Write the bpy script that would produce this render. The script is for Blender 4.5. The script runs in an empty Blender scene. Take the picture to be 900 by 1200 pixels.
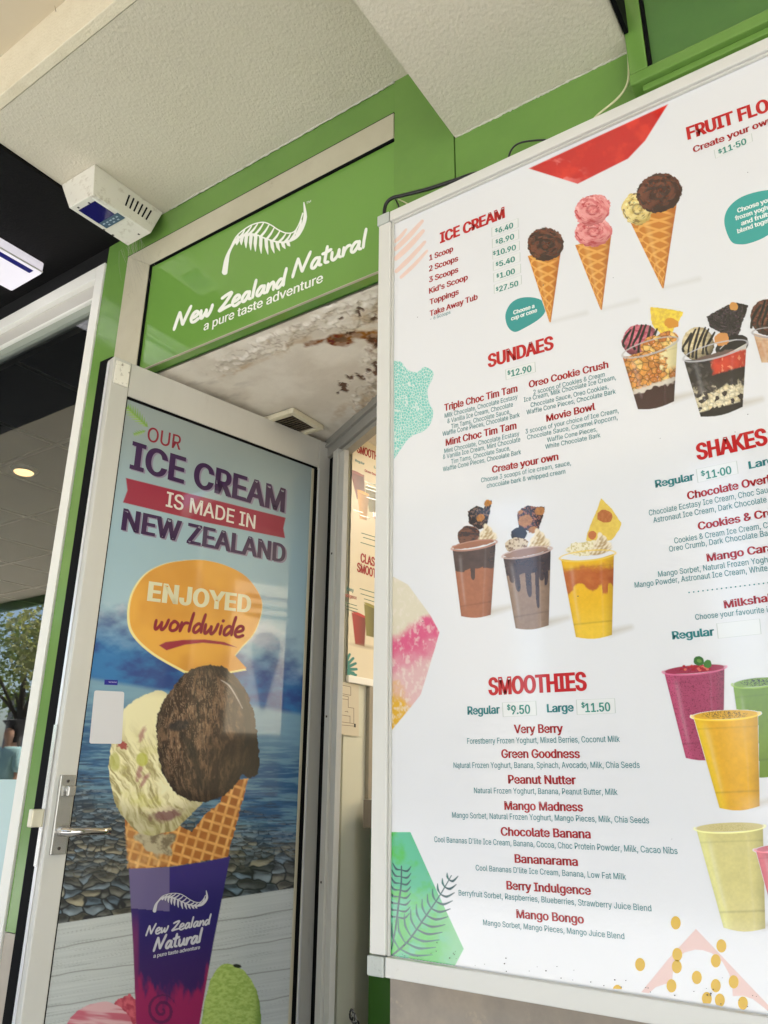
import bpy, bmesh, math, random, os
import numpy as np
from mathutils import Vector, Matrix
from mathutils.geometry import tessellate_polygon
random.seed(7); rng = np.random.default_rng(11)
SC = bpy.context.scene
COL = SC.collection
PI = math.pi

# ------------------------------------------------------------------ camera
EYE = np.array([0.0, -1.3, 1.15])
R = np.array([[0.82963744, 0.17722211, 0.52942803],
              [0.55823868, -0.27766307, -0.78183937],
              [0.00844338, 0.94419042, -0.32929191]])      # camera axes in world space
F = 897.0
cam = bpy.data.cameras.new('camera')
cam.sensor_fit = 'VERTICAL'; cam.sensor_height = 36.0; cam.lens = 36.0 * F / 1200.0
cam.clip_start = 0.02; cam.clip_end = 900
co = bpy.data.objects.new('camera', cam); COL.objects.link(co)
co.matrix_world = Matrix(((R[0][0], R[0][1], R[0][2], EYE[0]), (R[1][0], R[1][1], R[1][2], EYE[1]),
                          (R[2][0], R[2][1], R[2][2], EYE[2]), (0, 0, 0, 1)))
SC.camera = co

# ------------------------------------------------------------------ world, sun, exposure
w = bpy.data.worlds.new('World'); SC.world = w; w.use_nodes = True
nt = w.node_tree
sky = nt.nodes.new('ShaderNodeTexSky'); sky.sky_type = 'NISHITA'; sky.sun_disc = False
SUN_EL, SUN_AZ = math.radians(58), math.radians(125)     # azimuth measured from +Y towards +X
sky.sun_elevation = SUN_EL; sky.sun_rotation = SUN_AZ
sky.air_density = 1.0; sky.dust_density = 2.5; sky.ozone_density = 1.0
nt.links.new(sky.outputs[0], nt.nodes['Background'].inputs[0])
nt.nodes['Background'].inputs[1].default_value = 0.15
sun = bpy.data.lights.new('sun', 'SUN'); sun.energy = 4.5; sun.angle = math.radians(0.5); sun.color = (1, .965, .91)
so = bpy.data.objects.new('sun', sun); COL.objects.link(so)
sd = Vector((math.sin(SUN_AZ) * math.cos(SUN_EL), math.cos(SUN_AZ) * math.cos(SUN_EL), math.sin(SUN_EL)))
so.rotation_euler = sd.to_track_quat('Z', 'Y').to_euler()
SC.view_settings.view_transform = 'Standard'; SC.view_settings.look = 'None'
SC.view_settings.exposure = 2.02; SC.view_settings.gamma = 1.0

# ------------------------------------------------------------------ helpers: pixels of the photo -> points on real planes
def hits(px, py, plane):
    """points of a plane (origin, normal) under photo pixels; arrays in, (N,3) out"""
    o, n = plane
    px = np.atleast_1d(np.asarray(px, float)); py = np.atleast_1d(np.asarray(py, float))
    d = np.stack([(px - 450) / F, -(py - 600) / F, -np.ones_like(px)], -1) @ R.T
    t = ((o - EYE) @ n) / (d @ n)
    return EYE + d * t[:, None]
def hit(x, y, plane): return hits(x, y, plane)[0]
def plX(v): return (np.array([v, 0, 0.]), np.array([1., 0, 0]))
def plY(v): return (np.array([0, v, 0.]), np.array([0., 1, 0]))
def plZ(v): return (np.array([0, 0, v * 1.]), np.array([0., 0, 1]))

def lin(r, g, b, k=1.0):
    f = lambda c: (c / 255 / 12.92 if c / 255 <= .04045 else ((c / 255 + .055) / 1.055) ** 2.4) * k
    return (f(r), f(g), f(b))

# ------------------------------------------------------------------ materials
MATS = {}
def mat(name, col, rough=.5, metal=0., bump=None, var=None, spec=.5, coat=0., emit=None, dirt=None, aniso=None):
    """bump=(scale, strength, distance)  var=(scale, colour2, contrast)  dirt=(scale, colour, lo, hi)"""
    if name in MATS: return MATS[name]
    m = bpy.data.materials.new(name); m.use_nodes = True; N = m.node_tree.nodes; L = m.node_tree.links
    b = N['Principled BSDF']
    b.inputs['Base Color'].default_value = (*col, 1); b.inputs['Roughness'].default_value = rough
    b.inputs['Metallic'].default_value = metal; b.inputs['Specular IOR Level'].default_value = spec
    b.inputs['Coat Weight'].default_value = coat; b.inputs['Coat Roughness'].default_value = .05; b.inputs['Coat IOR'].default_value = 1.5
    tc = N.new('ShaderNodeTexCoord'); vec = tc.outputs['Object']
    if aniso:
        mp = N.new('ShaderNodeMapping'); mp.inputs['Scale'].default_value = aniso; L.new(vec, mp.inputs[0]); vec = mp.outputs[0]
    cur = None
    if var:
        n = N.new('ShaderNodeTexNoise'); n.inputs['Scale'].default_value = var[0]; n.inputs['Detail'].default_value = 6
        n.inputs['Roughness'].default_value = .65; L.new(vec, n.inputs['Vector'])
        r = N.new('ShaderNodeMapRange'); r.inputs[1].default_value = .5 - var[2]; r.inputs[2].default_value = .5 + var[2]
        L.new(n.outputs['Fac'], r.inputs[0])
        mx = N.new('ShaderNodeMix'); mx.data_type = 'RGBA'; L.new(r.outputs[0], mx.inputs[0])
        mx.inputs[6].default_value = (*col, 1); mx.inputs[7].default_value = (*var[1], 1); cur = mx.outputs[2]
    if dirt:
        n = N.new('ShaderNodeTexNoise'); n.inputs['Scale'].default_value = dirt[0]; n.inputs['Detail'].default_value = 9
        n.inputs['Roughness'].default_value = .75; L.new(vec, n.inputs['Vector'])
        r = N.new('ShaderNodeMapRange'); r.inputs[1].default_value = dirt[2]; r.inputs[2].default_value = dirt[3]
        L.new(n.outputs['Fac'], r.inputs[0])
        mx = N.new('ShaderNodeMix'); mx.data_type = 'RGBA'; L.new(r.outputs[0], mx.inputs[0])
        if cur: L.new(cur, mx.inputs[6])
        else: mx.inputs[6].default_value = (*col, 1)
        mx.inputs[7].default_value = (*dirt[1], 1); cur = mx.outputs[2]
    if cur: L.new(cur, b.inputs['Base Color'])
    if bump:
        n = N.new('ShaderNodeTexNoise'); n.inputs['Scale'].default_value = bump[0]; n.inputs['Detail'].default_value = 3
        L.new(vec, n.inputs['Vector'])
        bp = N.new('ShaderNodeBump'); bp.inputs['Strength'].default_value = bump[1]; bp.inputs['Distance'].default_value = bump[2]
        L.new(n.outputs['Fac'], bp.inputs['Height']); L.new(bp.outputs[0], b.inputs['Normal'])
        if coat: L.new(bp.outputs[0], b.inputs['Coat Normal'])
    if emit:
        b.inputs['Emission Color'].default_value = (*emit[0], 1); b.inputs['Emission Strength'].default_value = emit[1]
    MATS[name] = m; return m

def ink(rgb, k=1.0, rough=.32):
    key = 'ink_%d_%d_%d_%d' % (*rgb, int(k * 100))
    return mat(key, tuple(v ** 1.15 for v in lin(*rgb, k)), rough, spec=.4, coat=.8)

def print_mat(name, rough=.3, coat=0., bump=None):
    if name in MATS: return MATS[name]
    m = mat(name, (.5, .5, .5), rough, coat=coat, bump=bump)
    N = m.node_tree.nodes; a = N.new('ShaderNodeVertexColor'); a.layer_name = 'Col'
    m.node_tree.links.new(a.outputs[0], N['Principled BSDF'].inputs['Base Color']); return m

GREEN = lin(98, 150, 62)
M_green = mat('green_gloss_paint', lin(120, 160, 76, .95), .16, bump=(9, .04, .01), var=(2.5, lin(100, 140, 66, .9), .3), dirt=(11, lin(120, 140, 92, .8), .64, .9))
M_green_panel = mat('green_acrylic', lin(114, 158, 72, .95), .07, bump=(4, .03, .01), coat=.2)
M_green_dark = mat('green_flat_paint', lin(92, 134, 66, .9), .35, bump=(30, .15, .004), var=(6, lin(76, 116, 60, .9), .3))
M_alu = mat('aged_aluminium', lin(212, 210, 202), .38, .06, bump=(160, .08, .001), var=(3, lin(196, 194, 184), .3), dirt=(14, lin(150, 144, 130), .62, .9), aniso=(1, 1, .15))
M_alu_trans = mat('dusty_beige_aluminium', lin(202, 196, 172), .42, .1, var=(5, lin(180, 172, 146), .3), dirt=(22, lin(130, 118, 92), .6, .85), bump=(120, .1, .001))
M_alu_board = mat('cream_coated_aluminium', lin(216, 214, 206), .3, .03, bump=(80, .05, .001), dirt=(40, lin(150, 142, 125), .66, .85))
M_cap = mat('grey_corner_plastic', lin(186, 190, 182), .4, dirt=(60, lin(90, 90, 80), .58, .8))
M_white = mat('white_frame_paint', lin(238, 236, 226), .35, bump=(60, .06, .001))
M_black = mat('black_rubber_and_gaps', (.004, .004, .0045), .7, spec=.1)  # black of rubber gaskets, also fills the dark gaps
M_blackceil = mat('black_ceiling_paint', (.0045, .0042, .004), .6, spec=.15, bump=(140, .25, .003), dirt=(7, (.009, .0085, .008), .55, .8))
M_seal = mat('grey_door_seal', (.03, .03, .03), .6)

def stucco_mat():
    m = mat('beige_stucco', lin(214, 207, 188), .75, spec=.25, var=(1.1, lin(202, 194, 172), .25), dirt=(5, lin(188, 178, 152), .60, .85))
    N = m.node_tree.nodes; L = m.node_tree.links; b = N['Principled BSDF']
    tc = N.new('ShaderNodeTexCoord')
    n1 = N.new('ShaderNodeTexNoise'); n1.inputs['Scale'].default_value = 210; n1.inputs['Detail'].default_value = 2.5; n1.inputs['Roughness'].default_value = .5
    n1.inputs['Distortion'].default_value = .6
    n2 = N.new('ShaderNodeTexVoronoi'); n2.inputs['Scale'].default_value = 150; n2.feature = 'SMOOTH_F1'
    ad = N.new('ShaderNodeMath'); ad.operation = 'ADD'
    mp = N.new('ShaderNodeMapping'); mp.inputs['Scale'].default_value = (1, .75, 1)
    L.new(tc.outputs['Object'], mp.inputs[0]); L.new(mp.outputs[0], n1.inputs['Vector']); L.new(mp.outputs[0], n2.inputs['Vector'])
    L.new(n1.outputs['Fac'], ad.inputs[0]); L.new(n2.outputs['Distance'], ad.inputs[1])
    bp = N.new('ShaderNodeBump'); bp.inputs['Strength'].default_value = .42; bp.inputs['Distance'].default_value = .0035
    L.new(ad.outputs[0], bp.inputs['Height']); L.new(bp.outputs[0], b.inputs['Normal'])
    return m
M_stucco = stucco_mat()

# ------------------------------------------------------------------ object helpers
def obj(name, me, m=None, parent=None, kind=None, label=None, cat=None, group=None):
    o = bpy.data.objects.new(name, me); COL.objects.link(o)
    if m is not None and me is not None: me.materials.append(m)
    if parent is not None:
        o.parent = parent; o.matrix_parent_inverse = Matrix.Translation(parent.location).inverted()
    if kind: o['kind'] = kind
    if label: o['label'] = label
    if cat: o['category'] = cat
    if group: o['group'] = group
    return o
def thing(name, label, cat, loc=(0, 0, 0), group=None):
    o = bpy.data.objects.new(name, None); COL.objects.link(o); o.location = loc; o.empty_display_size = .1
    o['label'] = label; o['category'] = cat
    if group: o['group'] = group
    return o

class MB:
    """collects solids into one mesh"""
    def __init__(s): s.bm = bmesh.new()
    def hexa(s, p, bevel=0):
        bm = bmesh.new()
        v = [bm.verts.new(Vector(q)) for q in p]
        for f in ((0, 3, 2, 1), (4, 5, 6, 7), (0, 1, 5, 4), (1, 2, 6, 5), (2, 3, 7, 6), (3, 0, 4, 7)): bm.faces.new([v[i] for i in f])
        bmesh.ops.recalc_face_normals(bm, faces=bm.faces)
        if bevel: bmesh.ops.bevel(bm, geom=bm.edges[:], offset=bevel, segments=2, profile=.6, affect='EDGES', clamp_overlap=True)
        s.join(bm); return s
    def join(s, bm):
        me = bpy.data.meshes.new('t'); bm.to_mesh(me); bm.free(); s.bm.from_mesh(me); bpy.data.meshes.remove(me)
    def box(s, x0, x1, y0, y1, z0, z1, bevel=0):
        return s.hexa([(x0, y0, z0), (x1, y0, z0), (x1, y1, z0), (x0, y1, z0), (x0, y0, z1), (x1, y0, z1), (x1, y1, z1), (x0, y1, z1)], bevel)
    def obox(s, o, u, s0, s1, n0, n1, z0, z1, bevel=0):
        """box in a turned frame: o + u*s + n*t (n = u turned -90 deg), z0..z1"""
        u = np.array(u); n = np.array([u[1], -u[0]]); o = np.array(o)
        q = [o + u * a + n * b for a, b in ((s0, n0), (s1, n0), (s1, n1), (s0, n1))]
        return s.hexa([(*p, z0) for p in q] + [(*p, z1) for p in q], bevel)
    def prism(s, pts, off):
        """polygon of 3D points extruded by the vector off"""
        bm = bmesh.new(); a = [bm.verts.new(Vector(p)) for p in pts]; b = [bm.verts.new(Vector(p) + Vector(off)) for p in pts]
        bm.faces.new(a); bm.faces.new(b[::-1]); n = len(a)
        for i in range(n): bm.faces.new([a[i], b[i], b[(i + 1) % n], a[(i + 1) % n]])
        bmesh.ops.recalc_face_normals(bm, faces=bm.faces); s.join(bm); return s
    def tube(s, pts, r, seg=8, caps=True):
        pts = [Vector(p) for p in pts]; rs = r if hasattr(r, '__len__') else [r] * len(pts)
        bm = bmesh.new(); rings = []; up = Vector((.13, .21, .97))
        for i, p in enumerate(pts):
            t = (pts[min(i + 1, len(pts) - 1)] - pts[max(i - 1, 0)]).normalized()
            a = t.cross(up)
            if a.length < .05: a = t.cross(Vector((1, 0, 0)))
            a.normalize(); b = t.cross(a)
            rings.append([bm.verts.new(p + (a * math.cos(k * 2 * PI / seg) + b * math.sin(k * 2 * PI / seg)) * rs[i]) for k in range(seg)])
        for i in range(len(rings) - 1):
            for k in range(seg): bm.faces.new([rings[i][k], rings[i][(k + 1) % seg], rings[i + 1][(k + 1) % seg], rings[i + 1][k]])
        if caps: bm.faces.new(rings[0][::-1]); bm.faces.new(rings[-1])
        for f in bm.faces: f.smooth = True
        s.join(bm); return s
    def build(s, name, m=None, parent=None, **kw):
        me = bpy.data.meshes.new(name); s.bm.to_mesh(me); s.bm.free()
        return obj(name, me, m, parent, **kw)

def crom(pts, n=6, closed=False):
    """Catmull-Rom through 2D or 3D points"""
    P = [np.array(p, float) for p in pts]; out = []; L = len(P)
    rngi = range(L if closed else L - 1)
    for i in rngi:
        if closed: a, b, c, d = P[(i - 1) % L], P[i], P[(i + 1) % L], P[(i + 2) % L]
        else: a, b, c, d = P[max(i - 1, 0)], P[i], P[i + 1], P[min(i + 2, L - 1)]
        for k in range(n):
            t = k / n
            out.append(.5 * ((2 * b) + (-a + c) * t + (2 * a - 5 * b + 4 * c - d) * t * t + (-a + 3 * b - 3 * c + d) * t ** 3))
    if not closed: out.append(P[-1])
    return out

# flat print made of polygons / strokes given in photo pixels, laid on a plane, lifted by 'lift' metres towards the viewer
def flat_mesh(name, polys, plane, lift, m, parent, **kw):
    o, n = plane
    sgn = 1 if (EYE - o) @ n > 0 else -1
    verts = []; faces = []
    for p in polys:
        if isinstance(p, str): lift += 3e-5; continue          # next stroke: laid over the last one
        p = np.array(p, float); q = hits(p[:, 0], p[:, 1], plane) + n * sgn * lift
        k = len(verts); verts += [tuple(v) for v in q]; faces.append(list(range(k, k + len(q))))
    me = bpy.data.meshes.new(name); me.from_pydata(verts, [], faces); me.update()
    return obj(name, me, m, parent, **kw)
def ribbon(pts, w):
    """stroke outline as quads + round ends; w scalar or list"""
    P = np.array(pts, float); n = len(P); W = np.array(w if hasattr(w, '__len__') else [w] * n, float) / 2
    if len(W) != n: W = np.interp(np.linspace(0, 1, n), np.linspace(0, 1, len(W)), W)
    T = np.gradient(P, axis=0); T /= np.maximum(np.linalg.norm(T, axis=1), 1e-9)[:, None]; Nn = np.stack([-T[:, 1], T[:, 0]], 1)
    A = P + Nn * W[:, None]; B = P - Nn * W[:, None]
    polys = ['next']
    # outline with round ends
    def arc(c, t, r, s):
        a0 = math.atan2(t[1], t[0]); return [(c[0] + r * math.cos(a0 + s * PI / 2 - s * k * PI / 6), c[1] + r * math.sin(a0 + s * PI / 2 - s * k * PI / 6)) for k in range(1, 6)]
    for i in range(n - 1): polys.append([A[i], A[i + 1], B[i + 1], B[i]])
    for a_, b_, c_, t_, r in ((A[0], B[0], P[0], -T[0], W[0]), (B[-1], A[-1], P[-1], T[-1], W[-1])):
        if r > .12:
            ia = math.atan2(*(a_ - c_)[::-1]); polys.append([tuple(a_)] + [(c_[0] + r * math.cos(ia + s * PI * k / 6), c_[1] + r * math.sin(ia + s * PI * k / 6)) for s in (1 if np.dot((math.cos(ia + PI / 2), math.sin(ia + PI / 2)), t_) > 0 else -1,) for k in range(1, 6)] + [tuple(b_)])
    return polys

# ------------------------------------------------------------------ lettering
def load_font():
    try:
        p = os.path.join(bpy.utils.resource_path('LOCAL'), 'datafiles', 'fonts', 'Inter.woff2')
        if os.path.exists(p): return bpy.data.fonts.load(p)
    except Exception: pass
    return None
FONT = load_font()
_cur = bpy.data.curves.new('glyphs', 'FONT')
if FONT: _cur.font = FONT
_tob = bpy.data.objects.new('glyphs', _cur); COL.objects.link(_tob)
_GC = {}
def glyphs(s, space=1.0, res=3):
    """outline vertices and faces of a string; every outer contour is filled on its own (layer number per face group)"""
    key = (s, space, res)
    if key in _GC: return _GC[key]
    _cur.body = s; _cur.resolution_u = res; _cur.space_character = space; _cur.fill_mode = 'NONE'
    bpy.context.view_layer.update()
    me = bpy.data.meshes.new_from_object(_tob.evaluated_get(bpy.context.evaluated_depsgraph_get()))
    v = coords(me); nb = {}
    for e in me.edges: x, y = e.vertices; nb.setdefault(x, []).append(y); nb.setdefault(y, []).append(x)
    seen = set(); loops = []
    for i in range(len(v)):
        if i in seen or i not in nb: continue
        L = [i]; seen.add(i); cur = i
        while True:
            nx = [j for j in nb[cur] if j not in seen]
            if not nx: break
            # follow the outline in vertex order
            cur = min(nx, key=lambda j: abs(j - cur)) if len(L) > 1 else min(nx)
            seen.add(cur); L.append(cur)
        if len(L) > 2: loops.append(L)
    bpy.data.meshes.remove(me)
    P = [v[L][:, :2] for L in loops]; area = [float(np.sum(p[:, 0] * np.roll(p[:, 1], -1) - np.roll(p[:, 0], -1) * p[:, 1]) / 2) for p in P]
    if not P: return np.zeros((0, 3)), [], [], []
    sg = np.sign(area[int(np.argmax(np.abs(area)))])
    outs = [i for i in range(len(P)) if area[i] * sg > 0]; holes = {i: [] for i in outs}
    def inside(pt, q):
        x, y = pt; c = False; x2 = np.roll(q[:, 0], -1); y2 = np.roll(q[:, 1], -1); m = (q[:, 1] > y) != (y2 > y)
        if not m.any(): return False
        xs = q[m, 0] + (y - q[m, 1]) / (y2[m] - q[m, 1]) * (x2[m] - q[m, 0]); return int((xs > x).sum()) % 2 == 1
    for i in range(len(P)):
        if i in holes: continue
        c = [o for o in outs if P[o][:, 0].min() <= P[i][:, 0].min() and P[o][:, 0].max() >= P[i][:, 0].max() and inside(P[i][0], P[o])]
        if c: holes[min(c, key=lambda o: abs(area[o]))].append(i)
    faces = []; layer = []
    lastx = []
    for n_, o in enumerate(outs):
        idx = list(loops[o]) + [k for h in holes[o] for k in loops[h]]
        tri = tessellate_polygon([[Vector((*q, 0)) for q in P[o]]] + [[Vector((*q, 0)) for q in P[h]] for h in holes[o]])
        # layer: one more than any earlier contour it overlaps in x
        ly = 0
        for (x0_, x1_, l_) in lastx[-4:]:
            if P[o][:, 0].min() < x1_ and P[o][:, 0].max() > x0_: ly = max(ly, l_ + 1)
        lastx.append((P[o][:, 0].min(), P[o][:, 0].max(), ly))
        for t in tri: faces.append(tuple(idx[k] for k in t)); layer.append(ly)
    vl = np.zeros(len(v)); 
    for f, l in zip(faces, layer):
        for k in f: vl[k] = l
    nrm = np.zeros((len(v), 2))                       # outward direction of every outline point, for heavier weights
    for L, q in zip(loops, P):
        k = len(q); nx_ = np.roll(q, -1, 0) - q; pv_ = q - np.roll(q, 1, 0)
        for e_, sh_ in ((nx_, -1), (pv_, 1)):
            for _ in range(3):
                z = np.hypot(*e_.T) < 1e-6; e_[z] = np.roll(e_, sh_, 0)[z]
        n1 = np.stack([nx_[:, 1], -nx_[:, 0]], 1) / np.maximum(np.hypot(*nx_.T), 1e-9)[:, None]; n2 = np.stack([pv_[:, 1], -pv_[:, 0]], 1) / np.maximum(np.hypot(*pv_.T), 1e-9)[:, None]
        nrm[L] = (n1 + n2) / np.maximum(1 + (n1 * n2).sum(1), .55)[:, None] * sg
    _GC[key] = (v, faces, vl, nrm); return _GC[key]
def coords(me):
    a = np.empty(len(me.vertices) * 3); me.vertices.foreach_get('co', a); return a.reshape(-1, 3)
CAP = glyphs('H')[0][:, 1].max()
def text(s, x0, y0, x1, y1, cap, col, plane, lift, parent, bold=.0, vis=None, name='lettering', slant=0., space=1.0, k=1.0, res=3):
    """baseline from pixel (x0,y0) to (x1,y1), capital height cap pixels; vis = the leading part that spans x0..x1"""
    v, fv, vl, nrm = glyphs(s, space, res)
    if len(v) == 0: return
    xmin, xmax = v[:, 0].min(), v[:, 0].max()
    if vis: xmax = glyphs(vis, space, res)[0][:, 0].max()
    a = hit(x0, y0, plane); b = hit(x1, y1, plane); up = np.array([473 - x0, -1972 - y0]); up = up / np.linalg.norm(up) * cap
    h = (hit(x0 + up[0], y0 + up[1], plane) - a)[2]
    n = plane[1] * (1 if (EYE - plane[0]) @ plane[1] > 0 else -1)
    e1 = (b - a) / (xmax - xmin); e2 = np.array([0, 0, h / CAP])
    v = v.copy(); v[:, :2] += nrm * (bold, bold * .35); W0 = xmax - xmin                      # weight: the outline pushed outwards
    vx = (v[:, 0] - xmin + bold) * W0 / (W0 + 2 * bold); vy = (v[:, 1] + bold * .35) * CAP / (CAP + .7 * bold)
    V = [a + vx[:, None] * e1 + vy[:, None] * e2 + (lift + vl[:, None] * 3e-5) * n]; FF = fv
    me = bpy.data.meshes.new(name); me.from_pydata([tuple(r) for r in np.concatenate(V)], [], FF); me.update()
    return obj(name, me, ink(col, k), parent)

# ------------------------------------------------------------------ numpy painter for printed pictures (pixel space of the photo)
_H = rng.random((256, 256))
def vnoise(x, y):
    xi = np.floor(x).astype(int); yi = np.floor(y).astype(int); fx = x - xi; fy = y - yi
    fx = fx * fx * (3 - 2 * fx); fy = fy * fy * (3 - 2 * fy)
    g = lambda i, j: _H[(xi + i) & 255, (yi + j) & 255]
    return (g(0, 0) * (1 - fx) + g(1, 0) * fx) * (1 - fy) + (g(0, 1) * (1 - fx) + g(1, 1) * fx) * fy
def fbm(x, y, o=4):
    s = 0; a = .5; t = 0
    for i in range(o): s = s + a * vnoise(x * 2 ** i + 17.3 * i, y * 2 ** i + 9.1 * i); t += a; a *= .55
    return s / t
def voro(x, y):
    xi = np.floor(x).astype(int); yi = np.floor(y).astype(int)
    f1 = np.full(x.shape, 9.); f2 = np.full(x.shape, 9.); cid = np.zeros(x.shape)
    for i in (-1, 0, 1):
        for j in (-1, 0, 1):
            cx = xi + i; cy = yi + j; hx = _H[cx & 255, cy & 255]; hy = _H[(cx + 57) & 255, (cy + 113) & 255]
            d = np.hypot(cx + hx - x, cy + hy - y); n = d < f1
            f2 = np.where(n, f1, np.minimum(f2, d)); cid = np.where(n, _H[(cx + 91) & 255, (cy + 29) & 255], cid); f1 = np.where(n, d, f1)
    return f1, f2, cid
def sdpoly(X, Y, pts):
    P = np.array(pts, float); d = np.full(X.shape, 1e9); ins = np.zeros(X.shape, bool); n = len(P)
    for i in range(n):
        a = P[i]; b = P[(i + 1) % n]; e = b - a; L2 = max(e @ e, 1e-9)
        t = np.clip(((X - a[0]) * e[0] + (Y - a[1]) * e[1]) / L2, 0, 1)
        d = np.minimum(d, np.hypot(X - a[0] - t * e[0], Y - a[1] - t * e[1]))
        c = (a[1] > Y) != (b[1] > Y)
        if a[1] != b[1]: ins ^= c & (X < a[0] + (Y - a[1]) / (b[1] - a[1]) * e[0])
    return np.where(ins, -d, d)
def C(*c): return np.array(lin(*c))
def sm(a, b, x): t = np.clip((x - a) / (b - a), 0, 1); return t * t * (3 - 2 * t)
def mixc(a, b, t): return a + (b - a) * t[..., None]

class Canvas:
    def __init__(s, x0, y0, x1, y1, step=.7, base=(231, 231, 232), fill=False):
        nx = int((x1 - x0) / step) + 1; ny = int((y1 - y0) / step) + 1
        s.X, s.Y = np.meshgrid(np.linspace(x0, x1, nx), np.linspace(y0, y1, ny))
        s.rgb = np.ones(s.X.shape + (3,)) * C(*base); s.a = np.full(s.X.shape, 1. if fill else 0.); s.f = step * .9; s.gam = 1.2
    def put(s, mask, col, al=1.):
        """mask 0..1, col colour array/tuple or function(X,Y)"""
        c = col(s.X, s.Y) if callable(col) else np.array(col)
        m = mask * al; s.rgb = s.rgb + (c - s.rgb) * m[..., None]; s.a = np.maximum(s.a, m > .01)
    def mask(s, pts, f=None, rough=0, rs=.2):
        f = f or s.f; P = np.array(pts); pad = 4 + f + rough
        m = np.zeros(s.X.shape); ok = (s.X > P[:, 0].min() - pad) & (s.X < P[:, 0].max() + pad) & (s.Y > P[:, 1].min() - pad) & (s.Y < P[:, 1].max() + pad)
        if not ok.any(): return m
        d = sdpoly(s.X[ok], s.Y[ok], pts)
        if rough: d = d + (fbm(s.X[ok] * rs, s.Y[ok] * rs, 3) - .5) * rough * 2
        m[ok] = np.clip(.5 - d / f, 0, 1); return m
    def poly(s, pts, col, al=1., f=None, rough=0, rs=.2): s.put(s.mask(pts, f, rough, rs), col, al)
    def emask(s, cx, cy, rx, ry, ang=0, f=None, rough=0, rs=.2):
        a = math.radians(ang); dx = s.X - cx; dy = s.Y - cy; u = dx * math.cos(a) + dy * math.sin(a); v = -dx * math.sin(a) + dy * math.cos(a)
        d = (np.hypot(u / rx, v / ry) - 1) * min(rx, ry)
        if rough: d = d + (fbm(s.X * rs, s.Y * rs, 3) - .5) * rough * 2
        return np.clip(.5 - d / (f or s.f), 0, 1)
    def ell(s, cx, cy, rx, ry, col, ang=0, al=1., f=None, rough=0, rs=.2): s.put(s.emask(cx, cy, rx, ry, ang, f, rough, rs), col, al)
    def line(s, pts, w, col, al=1., f=None):
        P = np.array(pts, float); W = np.interp(np.linspace(0, 1, len(P)), np.linspace(0, 1, len(w)), w) if hasattr(w, '__len__') else [w] * len(P)
        m = np.zeros(s.X.shape)
        mg = max(W) + 3
        ok = (s.X > P[:, 0].min() - mg) & (s.X < P[:, 0].max() + mg) & (s.Y > P[:, 1].min() - mg) & (s.Y < P[:, 1].max() + mg)
        if not ok.any(): return
        X = s.X[ok]; Y = s.Y[ok]; d = np.full(X.shape, 1e9)
        for i in range(len(P) - 1):
            a = P[i]; e = P[i + 1] - a; t = np.clip(((X - a[0]) * e[0] + (Y - a[1]) * e[1]) / max(e @ e, 1e-9), 0, 1)
            d = np.minimum(d, np.hypot(X - a[0] - t * e[0], Y - a[1] - t * e[1]) - (W[i] + (W[i + 1] - W[i]) * t) / 2)
        m[ok] = np.clip(.5 - d / (f or s.f), 0, 1); s.put(m, col, al)
    def build(s, name, plane, lift, m, parent, **kw):
        n = plane[1] * (1 if (EYE - plane[0]) @ plane[1] > 0 else -1)
        ny, nx = s.X.shape; v = hits(s.X.ravel(), s.Y.ravel(), plane) + n * lift
        a = s.a > .01; q = a[:-1, :-1] | a[1:, :-1] | a[:-1, 1:] | a[1:, 1:]
        idx = np.arange(ny * nx).reshape(ny, nx)
        fq = np.stack([idx[:-1, :-1][q], idx[1:, :-1][q], idx[1:, 1:][q], idx[:-1, 1:][q]], -1)
        used = np.unique(fq); rm = np.full(ny * nx, -1); rm[used] = np.arange(len(used)); fq = rm[fq]
        me = bpy.data.meshes.new(name); me.vertices.add(len(used)); me.vertices.foreach_set('co', v[used].ravel())
        me.loops.add(fq.size); me.loops.foreach_set('vertex_index', fq.ravel().astype(np.int32))
        me.polygons.add(len(fq)); me.polygons.foreach_set('loop_start', np.arange(0, fq.size, 4, dtype=np.int32))
        me.update(); me.validate()
        ca = me.color_attributes.new('Col', 'FLOAT_COLOR', 'POINT')
        c4 = np.ones((len(used), 4)); c4[:, :3] = np.clip(s.rgb.reshape(-1, 3)[used], 0, 1) ** s.gam; ca.data.foreach_set('color', c4.ravel())
        return obj(name, me, m, parent, **kw)
# ================================================================== SETTING
Z_SOF, Z_LOW, Z_REC, Z_OUT = 2.910, 2.622, 2.320, 3.082
MB().box(-60, 60, -70, .0, -.3, -.02).build('ground', mat('light_concrete_paving', (.38, .38, .37), .8, var=(1.2, (.31, .31, .30), .3), bump=(40, .2, .01)), kind='structure')
pv = MB().box(-14, 14, -6.2, -.01, -.02, .0).build('pavement', mat('pale_footpath', (.47, .475, .47), .8, var=(3, (.40, .40, .39), .3)), kind='structure')
MB().box(-60, 60, -15, -7.2, -.02, -.016).build('road', mat('asphalt', (.06, .06, .062), .85, bump=(200, .3, .004)), kind='structure')
MB().box(-60, 60, -7.15, -7.0, -.02, .1).build('kerb', mat('kerb_concrete', (.4, .39, .37), .8), kind='structure')

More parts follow.
